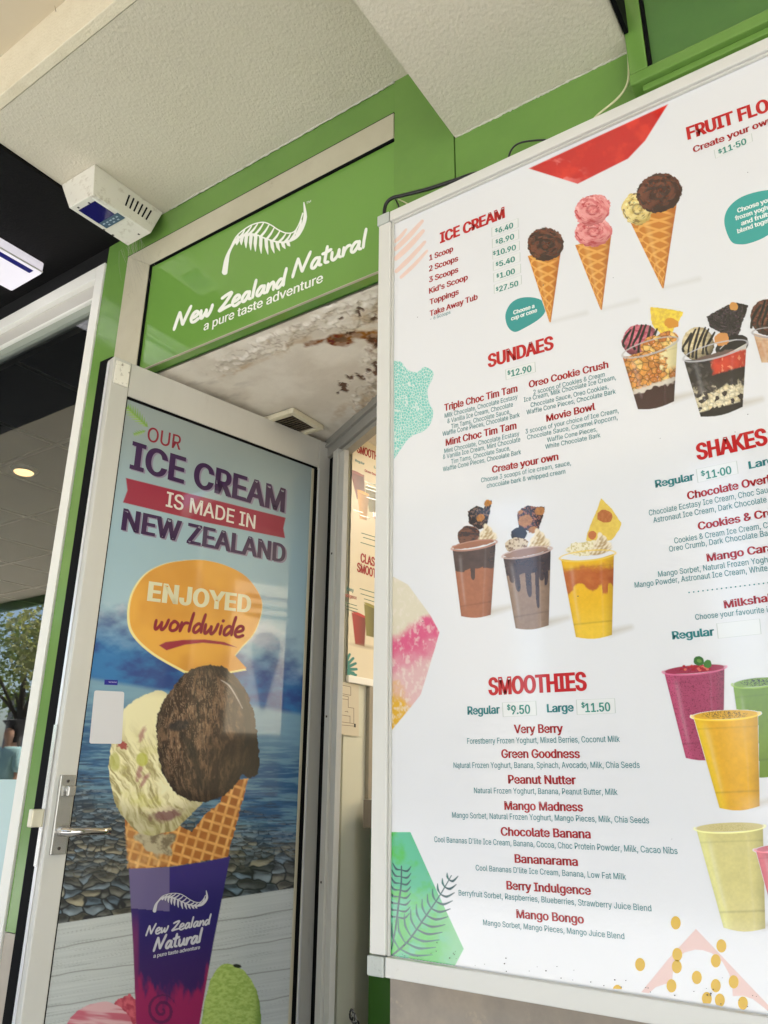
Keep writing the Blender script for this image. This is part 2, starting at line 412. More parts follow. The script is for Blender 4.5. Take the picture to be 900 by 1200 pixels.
# soffits over the pavement
MB().box(-1.940, 3.2, -.535, -.0006, Z_SOF, Z_SOF + .16).build('soffit', M_stucco, kind='structure')
MB().box(-9, 6, -3.5, -.54, Z_OUT, Z_OUT + .2).build('outer_ceiling', mat('beige_painted_ceiling', lin(205, 192, 165), .6, var=(1.3, lin(190, 176, 148), .3), bump=(6, .1, .01)), kind='structure')
MB().box(-1.95, 3.2, -.565, -.536, Z_SOF - .002, Z_OUT + .004, .003).build('soffit_edge_beam', mat('cream_rendered_edge', lin(232, 222, 196), .6, bump=(120, .5, .004), var=(9, lin(214, 202, 172), .3), dirt=(30, lin(180, 165, 130), .62, .85)), kind='structure')
MB().box(-9, -1.943, -.6, -.0005, Z_SOF - .012, Z_SOF + .2).build('black_ceiling', M_blackceil, kind='structure')
MB().box(-9, 6, -3.55, -3.505, 2.98, 3.5).build('awning_fascia', M_green_dark, kind='structure')
rt = hit(731, 40, plZ(Z_LOW))[0]
sof = MB(); xl = hit(533, 163, plY(0))[0]
sof.hexa([(xl, -.001, Z_LOW), (rt, -.001, Z_LOW), (rt + .0, -.533, Z_LOW), (xl, -.533, Z_LOW), (xl, -.001, Z_SOF - .004), (rt, -.001, Z_SOF - .004), (rt, -.533, Z_SOF - .004), (xl, -.533, Z_SOF - .004)], .006)
sof.box(xl, rt, -1.7, -.534, Z_LOW, Z_SOF + .1, .006)
sof.build('lower_soffit', M_stucco, kind='structure')

# ---- facade wall: green fascia, jamb strip, pier, stone base
fac = thing('shopfront_wall', 'glossy green painted shopfront wall around the doorway', 'wall', (-1.2, 0, 0))
Xp = -.856                                            # left edge of the pier
zt = hit(400, 167, plY(0))[2]; xo = -1.927            # outer edges of the transom frame
MB().box(-2.05, Xp, 0, .06, zt, Z_SOF + .15).build('fascia_panel', M_green, fac)
MB().box(-2.05, xo, 0, .055, .77, zt - .0005).build('jamb_panel', M_green, fac)
MB().box(-2.05, xo, 0, .055, 0, .768).build('jamb_base', mat('beige_stone_tile', lin(186, 176, 160), .35, var=(8, lin(166, 154, 138), .3), bump=(30, .1, .003)), fac)
MB().box(-1.992, -1.93, -.008, .0, .0, 2.42).build('black_strip', M_black, fac)  # plain black strip along the doorway edge of the jamb
MB().box(Xp, xl - .0015, -.004, .05, 1.0, Z_SOF + .15, .0012).build('pier_panel', M_green, fac)
MB().box(xl + .0015, 1.6, -.003, .05, 1.0, Z_LOW + .25, .0012).build('pier_panel', M_green, fac)
MB().box(Xp - .0005, 1.6, -.002, .06, 0, .998).build('stone_base', mat('mottled_brown_stone', lin(182, 164, 142), .3, var=(5, lin(128, 122, 114), .22), dirt=(30, lin(200, 176, 144), .58, .8), bump=(60, .12, .003)), fac)
MB().box(Xp, 1.6, .061, .45, 0, Z_SOF).build('pier_core', mat('cream_bounce_paint', lin(222, 218, 204), .6), fac)  # unseen inner face, made cream to bounce light into the recess
MB().box(-9, 6, -.7, .10, Z_OUT + .21, 4.2).build('upper_wall', M_green_dark, fac)
MB().box(1.6, 6, -.0, .10, 0, Z_OUT - .01).build('side_wall', M_green_dark, fac)
MB().box(-9, -2.052, .0, .06, hit(60, 344, plY(0))[2] + .002, Z_SOF + .15).build('dark_head_panel', mat('dark_grey_paint', (.012, .012, .012), .5, spec=.3, dirt=(20, (.03, .028, .026), .55, .8)), fac)
MB().box(-9, -4.95, .0, .06, 0, 2.82).build('far_panel', M_green_dark, fac)
MB().box(-4.95, -2.052, .0, .08, 0, .36).build('window_base', M_green_dark, fac)

# ---- transom: aluminium frame and green sign panel
tr = thing('transom_sign', 'green sign panel with white fern emblem and hand lettering above the open door', 'sign', (-1.35, 0, 2.33))
zi = hit(178.3, 310.7, plY(0.0))[2]; zb = hit(178.3, 429, plY(0))[2]; xi = hit(170, 365, plY(0))[0]
MB().hexa([(xi, -.006, zi), (Xp - .001, -.006, zi), (Xp - .001, .05, zi), (xi, .05, zi), (xo + .003, -.006, zt - .003), (Xp - .001, -.006, zt - .003), (Xp - .001, .05, zt - .003), (xo + .003, .05, zt - .003)], .0015).build('top_frame', M_alu_trans, tr)
MB().hexa([(xo + .003, -.007, zb - .03), (xi - .001, -.007, zb - .03), (xi - .001, .05, zb - .03), (xo + .003, .05, zb - .03), (xo + .003, -.007, zt - .004), (xi - .001, -.007, zi - .0005), (xi - .001, .05, zi - .0005), (xo + .003, .05, zt - .004)], .0015).build('side_frame', M_alu_trans, tr)
g = MB(); g.box(xi - .0005, Xp - .0012, -.0045, .004, zi - .0035, zi - .0002); g.box(xi - .0005, xi + .003, -.0045, .004, zb, zi - .004)
g.box(xo - .002, Xp - .001, -.005, .0, zt - .0028, zt + .0004); g.build('gasket', M_black, tr)
PAN = plY(.004)
MB().box(xi, Xp - .001, .004, .03, zb, zi).build('sign_panel', M_green_panel, tr)
MB().box(xi - .01, Xp - .001, .0305, .034, zb - .001, zb + .03).build('lower_rail', mat('dark_green_rail', lin(62, 104, 40), .3), tr)  # darker green lip under the sign panel
MB().box(xi, Xp - .001, -.003, .0035, zb - .001, zb + .0012).build('edge_strip', M_alu_trans, tr)
MB().box(xo, Xp - .001, .066, .10, Z_REC + .105, Z_SOF).build('rear_board', M_green_dark, tr)

# ---- logo strokes (shared by the transom and the cone wrapper)
STEM = [(263.5, 319), (265.5, 306), (268, 297), (272, 289), (277, 282), (283, 277), (290, 274.3), (300, 275), (311, 279.5), (324.5, 283.5), (336, 283.5), (347, 278), (354, 267), (357.8, 254), (356.3, 237.5)]
STEMW = [6.6, 5.6, 3.6, 2.6, 2, 1.8, 1.7, 1.6, 1.7, 1.9, 2.4, 3.8, 4.6, 4.2, 1.2]
ARC = [(270.5, 290), (276, 279), (283, 271.5), (295.6, 263.5), (308.5, 260.6), (318, 264), (326, 269.3), (336, 273.3), (345, 271.5), (351, 262), (355, 250)]
UP = [((274, 284), (279.5, 276.5)), ((279, 280), (287, 269.5)), ((285, 277), (295, 265)), ((291, 275.5), (302, 262.5)), ((298, 276), (309, 261.5)), ((305, 278), (315.5, 263.5)), ((312, 281), (321.5, 267)), ((319, 283), (328, 271)), ((326, 284.5), (335, 274)), ((333, 284.5), (341, 273.5)), ((341, 281), (348, 268)), ((348, 274.5), (353.5, 258))]
DN = [((279, 281.5), (277.5, 287)), ((284, 278), (283, 287)), ((289, 276), (288.5, 290.5)), ((294.5, 276), (294, 293)), ((300, 276.5), (299.5, 294.5)), ((306, 278.5), (306.3, 297)), ((312, 281), (314.2, 298)), ((318.5, 283), (321.5, 296.5)), ((325, 284.5), (328, 294)), ((331.5, 285), (334.5, 291.5)), ((337.5, 284.5), (340, 288.5))]
def fern_strokes(tf=lambda p: p, sc=1.0):
    P = [([tf(p) for p in crom(STEM, 4)], [x * sc for x in np.interp(np.linspace(0, 1, len(STEM) * 4 - 3), np.linspace(0, 1, len(STEM)), STEMW)]), ([tf(p) for p in crom(ARC, 4)], 1.4 * sc)]
    for a, b in UP: P.append(([tf(p) for p in crom([a, ((a[0] + b[0]) / 2 + .6, (a[1] + b[1]) / 2 + .4), b], 3)], [2.8 * sc, 2.4 * sc, 1.2 * sc]))
    for a, b in DN: P.append(([tf(p) for p in crom([a, ((a[0] + b[0]) / 2 - .5, (a[1] + b[1]) / 2), b], 3)], [4.0 * sc, 3.8 * sc, .8 * sc]))
    return P
def strokes(name, L, plane, lift, col, base, m, parent, step=.32):
    """painted strokes as one print: a fine grid that covers only the ink"""
    P = np.concatenate([np.array(s[0]) for s in L]); c = Canvas(P[:, 0].min() - 4, P[:, 1].min() - 4, P[:, 0].max() + 4, P[:, 1].max() + 4, step, base)
    for p, w_ in L: c.line(p, w_, C(*col))
    return c.build(name, plane, lift, m, parent)
# hand lettering: strokes in letter units (x-height .55, ascender 1)
GL = {
 'N': (.86, [[(0, 0), (.1, .45), (.2, .82), (.24, .8), (.42, .2), (.46, .14), (.52, .3), (.8, 1.0)]]),
 'Z': (.66, [[(.06, .72), (.3, .82), (.58, .84), (.3, .4), (0, .06), (.3, .1), (.62, .14)]]),
 'e': (.52, [[(.06, .25), (.22, .27), (.38, .36), (.38, .5), (.26, .56), (.12, .46), (.04, .24), (.1, .04), (.26, 0), (.46, .1)]]),
 'w': (.72, [[(.04, .5), (.04, .14), (.12, .04), (.3, .3), (.33, .42)], [(.33, .42), (.34, .12), (.42, .04), (.56, .25), (.64, .58)]]),
 'a': (.54, [[(.4, .48), (.22, .52), (.06, .32), (.05, .1), (.18, .04), (.34, .24), (.42, .5)], [(.42, .5), (.4, .12), (.52, .06)]]),
 'l': (.26, [[(.16, 1.02), (.1, .5), (.08, .06)]]),
 'n': (.52, [[(.08, .52), (.06, .04)], [(.06, .04), (.18, .38), (.34, .5), (.4, .34), (.4, .04)]]),
 'd': (.54, [[(.36, .44), (.22, .5), (.06, .32), (.05, .1), (.16, .04), (.32, .2), (.4, .4)], [(.48, 1.0), (.42, .5), (.42, .06)]]),
 't': (.42, [[(.22, .92), (.16, .4), (.16, .1), (.32, .06)], [(0, .6), (.2, .62), (.42, .68)]]),
 'u': (.54, [[(.06, .5), (.05, .16), (.16, .04), (.34, .2), (.4, .5)], [(.4, .5), (.4, .14), (.5, .06)]]),
 'r': (.42, [[(.08, .5), (.06, .04)], [(.06, .04), (.14, .34), (.26, .48), (.4, .48)]]),
 'o': (.5, [[(.24, .52), (.08, .38), (.06, .12), (.2, .03), (.38, .14), (.42, .38), (.24, .52), (.16, .5)]]),
 'i': (.24, [[(.1, .5), (.09, .05)], [(.13, .74), (.14, .76)]]),
 ' ': (.34, [])}
def hand(s, x0, y0, x1, y1, cap, w, slant=.22):
    tot = sum(GL[c][0] for c in s); P0 = np.array((x0, y0)); ex = (np.array((x1, y1)) - P0) / tot
    up = np.array([473 - x0, -1972 - y0]); up = up / np.linalg.norm(up) * cap; out = []; cx = 0
    for c in s:
        for st in GL[c][1]:
            pp = [P0 + ex * (cx + p[0] + slant * p[1]) + up * p[1] for p in crom(st, 5)]
            n = len(pp); out.append((pp, [w * .85] + [w * 1.08] * max(n - 2, 1) + [w * .8]))
        cx += GL[c][0]
    return out
WHITE = (246, 246, 238)
M_sp = print_mat('white_vinyl', .3)
GB = (122, 164, 84)
strokes('fern_emblem', fern_strokes(), PAN, .0006, WHITE, GB, M_sp, tr)
strokes('hand_lettering', hand('New Zealand', 204, 386.5, 334.5, 335, 21, 3.2, .02), PAN, .0006, WHITE, GB, M_sp, tr)
strokes('hand_lettering', hand('Natural', 343, 325, 430, 290, 22, 3.2, .02), PAN, .0006, WHITE, GB, M_sp, tr)
text('a pure taste adventure', 238.5, 388, 378.5, 330.5, 10.5, WHITE, PAN, .0006, tr, bold=.018)
text('TM', 359, 239.5, 364.5, 237, 2.6, WHITE, PAN, .0006, tr)

# ---- upper sign box at the right
sb = thing('sign_box', 'green framed sign box with a dark panel, mounted above the menu board at top right', 'sign box', (0, 0, 2.5))
SBY = -.045; pb = plY(SBY)
xa = hit(734, 60, pb)[0]; xb = hit(753.5, 40, pb)[0]; z0 = hit(739.6, 101, pb)[2]; z1 = hit(758.9, 77.8, pb)[2]
MB().box(xa, xb, SBY, .0, z1 + .0, 3.05, .003).build('side_frame', M_green, sb)
MB().box(xa - .001, 1.4, SBY - .002, .0, z0, z1 - .001, .004).build('bottom_frame', M_green, sb)
MB().box(xa + .02, 1.4, SBY + .010, .0, z0 - .016, z0 - .001, .002).build('lower_moulding', M_green, sb)
MB().box(xa + .02, 1.4, SBY + .026, .0, z0 - .05, z0 - .017, .002).build('lower_moulding', M_green, sb)
MB().box(xb + .001, xb + .007, SBY + .004, .0, z1, 3.05).build('shadow_gap', M_black, sb)
MB().box(xb + .008, 1.4, SBY + .012, .0, z1 + .001, 3.05).build('dark_panel', M_green_dark, sb)

# ---- shade of the gap beside the lower soffit, put in as a black strip
MB().box(rt + .001, rt + .01, -.5, -.05, Z_LOW - .004, Z_LOW + .1).build('soffit_shadow_gap', M_black, kind='structure')

# ---- recess behind the transom: walls, stained ceiling, slanted entry frame
HU = np.array([-1.245 + 1.65, .502 - .719]); HU /= np.linalg.norm(HU); HO = np.array([-1.65, .719])
def hs(px, py):   # s along the slanted frame, z
    n = np.array([HU[1], -HU[0], 0]); p = hit(px, py, (np.array([HO[0], HO[1], 0]), n)); return (p[:2] - HO) @ HU, p[2]
RN = np.array([HU[1], -HU[0]])   # towards the street
MB().box(-2.04, -1.98, .061, .92, 0, Z_REC).build('recess_wall', mat('pale_render', lin(200, 194, 180), .6), kind='structure')
ent = thing('entry_frame', 'grey aluminium door frame running at a slant across the entry recess', 'door frame', (*HO, 0))
s1, zh = hs(390.7, 530.4); sL = hs(386, 700)[0]; sJ = hs(398.5, 700)[0]; sE = .97
M_alu_dark = mat('dark_grey_aluminium', lin(150, 148, 140), .4, .1, dirt=(18, lin(90, 84, 74), .6, .85), bump=(90, .06, .001))  # dark grey metal of the header
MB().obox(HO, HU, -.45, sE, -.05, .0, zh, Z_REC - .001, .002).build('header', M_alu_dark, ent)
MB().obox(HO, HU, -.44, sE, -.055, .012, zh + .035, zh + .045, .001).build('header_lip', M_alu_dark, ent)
MB().obox(HO, HU, sL + .012, sE, -.045, -.012, zh - .018, zh - .001, .001).build('header_stop', mat('mid_grey_aluminium', lin(168, 164, 152), .4, .2), ent)
MB().obox(HO, HU, sL, sJ * .45 + sL * .55, -.03, .004, 0, zh - .001, .002).build('jamb', M_alu, ent)
MB().obox(HO, HU, sJ * .45 + sL * .55 + .002, sJ - .008, -.022, -.004, 0, zh - .019, .002).build('jamb_stop', M_alu, ent)
MB().obox(HO, HU, .03, sL - .002, -.05, -.014, 0, zh - .001).build('hinge_gap', M_black, ent)
for z in (.42, .86, 1.33, 1.86): MB().obox(HO, HU, sL + .016, sL + .022, .004, .0065, z, z + .006).build('screw', mat('dark_screw', (.05, .04, .03), .5), ent)
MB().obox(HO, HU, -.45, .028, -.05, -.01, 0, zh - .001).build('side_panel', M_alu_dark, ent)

# ceiling of the recess with peeling paint and rust stains
def recess_ceiling():
    nx, ny = 330, 250; xs = np.linspace(-2.0, Xp, nx); ys = np.linspace(.0345, .93, ny); X, Y = np.meshgrid(xs, ys)
    # photo-space position of every point so the stains sit where they are seen
    P = np.stack([X, Y, np.full(X.shape, Z_REC)], -1) - EYE; c = P @ R; U = 450 + F * c[..., 0] / -c[..., 2]; V = 600 - F * c[..., 1] / -c[..., 2]
    n1 = fbm(X * 22, Y * 22, 5); n2 = fbm(X * 60 + 9, Y * 60, 4); n3 = fbm(X * 9 + 3, Y * 9 + 5, 4)
    def spot(u, v, ru, rv, ang, k=1.): 
        a = math.radians(ang); du = (U - u) * math.cos(a) + (V - v) * math.sin(a); dv = -(U - u) * math.sin(a) + (V - v) * math.cos(a)
        r = np.hypot(du / ru, dv / rv) + (n1 - .5) * 1.5 + (n2 - .5) * .6; return k * (1 - sm(.5, 1.05, r))
    n4 = fbm(X * 150, Y * 110 + 7, 4)
    def chip(u, v, r, ang):
        a = math.radians(ang); du = (U - u) * math.cos(a) + (V - v) * math.sin(a); dv = -(U - u) * math.sin(a) + (V - v) * math.cos(a)
        rr = np.hypot(du / r, dv / (r * .55)) + (n4 - .5) * 2.6 + (n1 - .5) * .8; return 1 - sm(.75, 1.0, rr)
    base = mixc(C(240, 233, 218), C(224, 215, 198), sm(.3, .7, n3))
    peelzone = np.clip(spot(415, 368, 80, 22, -24) + spot(330, 397, 110, 13, -23) + spot(441, 425, 16, 50, 0) + spot(428, 470, 26, 18, -40), 0, 1)
    fl, f2, cid = voro(X * 38 + n1 * 2.2, Y * 38 + n2 * 1.6); flake = sm(.45, .6, fbm(X * 34, Y * 26 + 4, 4))
    base = mixc(base, C(236, 228, 212), peelzone * flake * .6)
    st = np.clip(spot(398, 399, 25, 11, 6, 1.2) + spot(438, 396, 15, 16, 0, 1.1) + spot(368, 402, 22, 6, -12, .9) + spot(424, 392, 16, 8, 0, .9), 0, 1)
    base = mixc(base, C(140, 88, 38), st * (.8 + .45 * sm(.35, .6, n2)))
    dk = np.clip(spot(400, 398, 10, 3.5, 5, .9) + spot(443, 400, 5, 9, 0, 1.), 0, 1); base = mixc(base, C(98, 62, 30), dk * .9)
    tan = np.clip(spot(352, 399, 26, 6, -14, .8) + spot(330, 412, 8, 12, 60, .4) + spot(300, 425, 50, 3, -22, .5) + spot(280, 432, 30, 5, -30, .6) + spot(430, 466, 34, 10, -50, .9) + spot(436, 370, 30, 16, 0, .8) + spot(400, 482, 18, 8, -40, .6) + spot(425, 390, 40, 10, -10, .6), 0, 1)
    base = mixc(base, C(190, 158, 106), tan * .7 * sm(.3, .62, n2 * .5 + n1 * .5))
    mold = np.zeros(X.shape)
    for u, v, r in ((424, 362, 4), (421, 366, 3), (410, 391, 4), (438, 375, 5), (437, 400, 6), (402, 452, 5), (404, 458, 3.5), (412, 443, 3), (420, 440, 4), (432, 434, 4), (441, 430, 5), (443, 436, 4), (400, 372, 2.5), (441, 405, 4), (408, 442, 2), (424, 443, 3), (396, 461, 2)):
        mold = np.maximum(mold, chip(u, v, r * 1.25, (u * 37) % 120 - 60))
    base = mixc(base, mixc(C(110, 68, 34), C(52, 30, 18), n4), mold * .95)
    crack = (1 - sm(.0, .05, np.abs(n1 - .5))) * sm(.2, .8, peelzone); base = mixc(base, C(140, 112, 80), crack * .45)
    grime = sm(.5, .85, fbm(X * 14 + 40, Y * 30, 5)) * (1 - sm(0, 40, U - 270)); base = mixc(base, C(170, 160, 146), grime * .5)
    h = peelzone * (flake * .0052 + (cid - .5) * .004 * flake) + (n2 - .5) * .0008 + mold * -.004 + np.clip(st, 0, 1) * (n2 - .5) * .006
    Zc = Z_REC - h - (n3 - .5) * .002
    verts = np.stack([X, Y, Zc], -1).reshape(-1, 3); idx = np.arange(nx * ny).reshape(ny, nx)
    fq = np.stack([idx[:-1, :-1], idx[1:, :-1], idx[1:, 1:], idx[:-1, 1:]], -1).reshape(-1, 4)
    me = bpy.data.meshes.new('recess_ceiling'); me.vertices.add(len(verts)); me.vertices.foreach_set('co', verts.ravel())
    me.loops.add(fq.size); me.loops.foreach_set('vertex_index', fq.ravel().astype(np.int32)); me.polygons.add(len(fq)); me.polygons.foreach_set('loop_start', np.arange(0, fq.size, 4, dtype=np.int32)); me.update()
    ca = me.color_attributes.new('Col', 'FLOAT_COLOR', 'POINT'); c4 = np.ones((len(verts), 4)); c4[:, :3] = base.reshape(-1, 3); ca.data.foreach_set('color', c4.ravel())
    obj('recess_ceiling', me, print_mat('stained_ceiling_paint', .6, bump=(150, .2, .002)), kind='structure')
recess_ceiling()
MB().box(-2.0, Xp, .035, .95, Z_REC + .02, Z_REC + .1).build('ceiling_slab', M_stucco, kind='structure')

# sealant beads where the render meets the green boards
for xa_, xb_, zz, nm in ((-1.74, Xp, Z_SOF, 0), (xl + .004, rt - .004, Z_LOW, 1)):
    n_ = 90; sb_ = MB(); sb_.tube([(xa_ + (xb_ - xa_) * i / n_, -.0035 - (rng.random() - .5) * .0022, zz - .0008 + (rng.random() - .5) * .002) for i in range(n_ + 1)], [.0018 + rng.random() * .0022 for i in range(n_ + 1)], 6)
    sb_.build('sealant_bead', mat('old_sealant', lin(196, 194, 176), .6, dirt=(40, lin(140, 140, 110), .5, .8)), kind='structure')
# vent in that ceiling
vx, vy = -1.620, .510
ve = thing('ceiling_vent', 'square cream louvred vent in the stained ceiling above the door', 'vent', (vx, vy, Z_REC))
M_vent = mat('cream_plastic', lin(222, 214, 186), .4)
for x0_, x1_, y0_, y1_ in ((-.082, -.062, -.082, .082), (.062, .082, -.082, .082), (-.0615, .0615, -.082, -.062), (-.0615, .0615, .062, .082)):
    MB().box(vx + x0_, vx + x1_, vy + y0_, vy + y1_, Z_REC - .022, Z_REC - .003, .003).build('frame', M_vent, ve)
for k in range(9):
    y = vy - .054 + k * .0135
    MB().hexa([(vx - .061, y, Z_REC - .016), (vx + .061, y, Z_REC - .016), (vx + .061, y + .003, Z_REC - .016), (vx - .061, y + .003, Z_REC - .016), (vx - .061, y + .006, Z_REC - .008), (vx + .061, y + .006, Z_REC - .008), (vx + .061, y + .009, Z_REC - .008), (vx - .061, y + .009, Z_REC - .008)]).build('slat', mat('grimy_slat', lin(120, 108, 88), .6), ve)
MB().box(vx - .0615, vx + .0615, vy - .0615, vy + .0615, Z_REC - .0068, Z_REC - .0055).build('duct', M_black, ve)

# ---- emergency light unit on the soffit
el = thing('emergency_light', 'dirty white wedge shaped emergency light unit with vents and dark blue lens under the soffit', 'light', (-1.85, -.15, Z_SOF))
zc, zl = Z_SOF - .001, 2.788
A = hit(111, 192, plZ(zc)); B = hit(192, 250, plZ(zc)); Cc = hit(72, 216.6, plZ(zc)); Dd = hit(109, 227.6, plZ(zl)); Ee = hit(81, 243.6, plZ(zl)); Ff = hit(150, 288, plZ(zl)); Gg = hit(177, 273, plZ(zl))
B[1] = min(B[1], -.006); H_ = Cc + (B - A); H_[1] = B[1]
M_el = mat('grubby_white_casing', lin(226, 222, 208), .4, dirt=(26, lin(150, 134, 104), .54, .78), bump=(70, .1, .001))
MB().hexa([Dd, Gg, Ff, Ee, A, B, H_, Cc], .0025).build('casing', M_el, el)
def on_face(a, b, c, d, u, v, out=.0008):   # bilinear point on quad a-b (u) , a-d (v), pushed outwards
    p = (a * (1 - u) + b * u) * (1 - v) + (d * (1 - u) + c * u) * v; n = np.cross(b - a, d - a); n /= np.linalg.norm(n)
    if (EYE - p) @ n < 0: n = -n
    return p + n * out
for k in range(6):
    u = .50 + k * .068
    q = [on_face(A, B, Gg, Dd, u, .22), on_face(A, B, Gg, Dd, u + .022, .22), on_face(A, B, Gg, Dd, u + .022 - .01, .66), on_face(A, B, Gg, Dd, u - .01, .66)]
    MB().prism(q, on_face(A, B, Gg, Dd, u, .2, .0002) - on_face(A, B, Gg, Dd, u, .2, .0012)).build('vent_slot', M_black, el)
def facequad(u0, u1, v0, v1, out, name, m, th=.004):
    q = [on_face(Dd, Gg, Ff, Ee, u, v, out) for u, v in ((u0, v0), (u1, v0), (u1, v1), (u0, v1))]
    return MB().prism(q, on_face(Dd, Gg, Ff, Ee, u0, v0, out - th) - q[0]).build(name, m, el)
facequad(.10, .44, .18, .86, .002, 'lens', mat('dark_blue_lens', lin(20, 18, 92), .08, coat=.5))
facequad(.04, .30, .10, .16, .0012, 'lens_rim', M_white, .001)
lb = facequad(.43, .56, .06, .84, .003, 'label_plate', mat('grey_blue_label', lin(66, 92, 112), .35), .002)
for i, (u, v) in enumerate(((.465, .16), (.465, .30), (.465, .42), (.465, .56), (.465, .70), (.515, .22), (.515, .4), (.515, .6))): facequad(u, u + .02, v, v + .07, .0036, 'print_mark', mat('label_print', lin(180, 196, 206), .5), .0005)
for u, v in ((.05, .75), (.07, .35), (.90, .30), (.70, .93), (.55, .95)): facequad(u, u + .03, v, v + .05, .0012, 'screw', mat('dark_screw', (.05, .04, .03), .5), .001)

# ---- fluorescent batten on the black ceiling
q = [hit(0, 293, plZ(2.85)), hit(50, 321, plZ(2.85)), hit(17.5, 344, plZ(2.85)), hit(0, 336, plZ(2.85))]
bx0, bx1, by1 = q[2][0], q[1][0], q[1][1]
ba = thing('ceiling_light', 'white rectangular ceiling light with blue edge stripe under the black ceiling', 'light', ((bx0 + bx1) / 2, by1 - .3, 2.88))
MB().box(bx0, bx1, by1 - 1.2, by1, 2.85, Z_SOF - .013, .008).build('housing', mat('white_light_housing', lin(225, 222, 226), .3, emit=(lin(235, 228, 240), .12)), ba)
MB().box(bx1 - .034, bx1 - .010, by1 - 1.18, by1 - .03, 2.8485, 2.8496).build('blue_stripe', mat('deep_blue_strip', lin(14, 12, 120), .3), ba)
MB().box(bx1 + .0005, bx1 + .003, by1 - 1.2, by1 - .002, 2.853, 2.858).build('edge_trim', M_alu, ba)

# ================================================================== DOOR
DL = np.array([-1.741, -.128]); DRr = np.array([-1.596, .689]); DUv = DRr - DL; DLEN = np.linalg.norm(DUv); DU = DUv / DLEN; DLEN = .848; DN_ = np.array([DU[1], -DU[0]])
DPL = (np.array([DL[0], DL[1], 0]), np.array([DN_[0], DN_[1], 0]))
def dst(px, py): p = hit(px, py, DPL); return (p[:2] - DL) @ DU, p[2]
dr = thing('glass_door', 'open aluminium framed glass door covered by a tall ice cream poster', 'door', (DL[0], DL[1], 0))
sg0 = np.mean([dst(149.3, 463)[0], dst(120.2, 690)[0], dst(88.8, 938)[0], dst(60, 1170)[0]])
sg1 = .778
ztop = np.mean([dst(134, 417)[1], dst(384, 519)[1]]); zg = np.mean([dst(149.3, 463.2)[1], dst(360, 545.3)[1]])
print('door', DLEN, sg0, sg1, ztop, zg, [dst(*p) for p in ((134, 417), (384, 519), (149, 463), (360, 545), (13.7, 1197), (120, 690), (349, 1000), (369, 1190))])
TH = .042
def dbox(s0, s1, z0, z1, n0, n1, name, m, par=dr, bev=.0015): return MB().obox(DL, DU, s0, s1, n0, n1, z0, z1, bev).build(name, m, par)
lst = dbox(0, sg0 - .004, .0, ztop, -TH, 0, 'latch_stile', M_alu, bev=.003)
rst = dbox(sg1 + .012, DLEN - .004, .0, ztop, -TH, 0, 'hinge_stile', M_alu, bev=.003)
dbox(sg0 - .003, sg1 + .011, zg + .004, ztop - .0005, -TH + .001, -.0006, 'top_rail', M_alu)
dbox(sg0 - .003, sg1 + .011, .0, .16, -TH + .001, -.0006, 'bottom_rail', M_alu)
g = MB(); g.obox(DL, DU, sg0 - .0035, sg1 + .01, -.012, -.0035, zg - .004, zg + .0035); g.obox(DL, DU, sg1 - .003, sg1 + .0115, -.012, -.003, .16, zg - .005); g.obox(DL, DU, sg0 - .0035, sg0 - .0005, -.012, -.0035, .16, zg - .005); g.build('gasket', M_black, dr)
MB().obox(DL, DU, sg1 + .0125, sg1 + .018, -.0, .0025, .16, zg + .0).build('stile_edge', mat('bright_edge_aluminium', lin(222, 222, 222), .3, .2), dr)
dbox(sg1 - .014, sg1 - .0035, .165, zg - .006, -.012, -.004, 'glazing_bead', M_alu_trans, bev=.001)
dbox(-.0025, -.0005, .0, ztop - .01, -TH + .006, -.022, 'edge_channel', mat('bright_edge_aluminium', lin(222, 222, 222), .3, .2))
MB().obox(DL, DU, -.004, -.0028, -TH + .004, -.02, .95, 1.27).build('latch_plate', mat('satin_steel', lin(190, 188, 182), .25, .8), dr)
MB().obox(DL, DU, -.03, -.002, -TH - .006, -.026, 1.035, 1.075, .003).build('latch_bolt', mat('worn_brass_latch', lin(214, 206, 180), .35, .3), dr)
MB().obox(DL, DU, .006, .05, .0005, .006, ztop - .085, ztop - .012, .003).build('top_bracket', mat('worn_white_plate', lin(232, 228, 214), .45, dirt=(70, lin(110, 96, 74), .56, .7)), dr)
GLP = (DPL[0] - DPL[1] * .006, DPL[1])
MB().obox(DL, DU, sg0, sg1 + .003, -.013, -.0066, .162, zg - .0045).build('glass_pane', mat('pane_backing', (.05, .06, .06), .1), dr)

# handle
M_st = mat('satin_steel', lin(190, 188, 182), .25, .8)
ha = hit(75, 907, DPL); s_h0, z_h1 = dst(69, 908); s_h1 = dst(83, 908)[0]; s_b0, z_h0 = dst(57, 1002)
sA = dst(68, 955)[0]; 
hd = dbox(s_h0 + .002, s_h0 + .040, z_h0, z_h1, .0002, .009, 'escutcheon', M_st, bev=.002)
def dp(s, n, z): p = DL + DU * s + DN_ * n; return (p[0], p[1], z)
hb = dst(66, 974); ht = dst(123, 975)
hc = s_h0 + .021
lev = MB(); lev.tube([dp(hc, .008, hb[1]), dp(hc, .03, hb[1]), dp(hc + .004, .043, hb[1]), dp(hc + .016, .05, hb[1]), dp(hc + .05, .05, hb[1]), dp(ht[0] - .03, .047, hb[1] - .002), dp(ht[0] - .012, .045, hb[1] - .002)], [.012, .011, .011, .0105, .009, .008, .0085], 14); lev.build('lever', mat('polished_steel', lin(205, 200, 194), .12, .95), hd)
lk = MB(); zk = dst(76, 925)[1]; lk.tube([dp(hc + .003, .008, zk), dp(hc + .003, .02, zk)], .009, 12); lk.obox(DL + DN_ * 0, DU, hc - .005, hc + .014, .016, .028, zk - .015, zk + .008, .003); lk.build('lock_turn', M_st, hd)
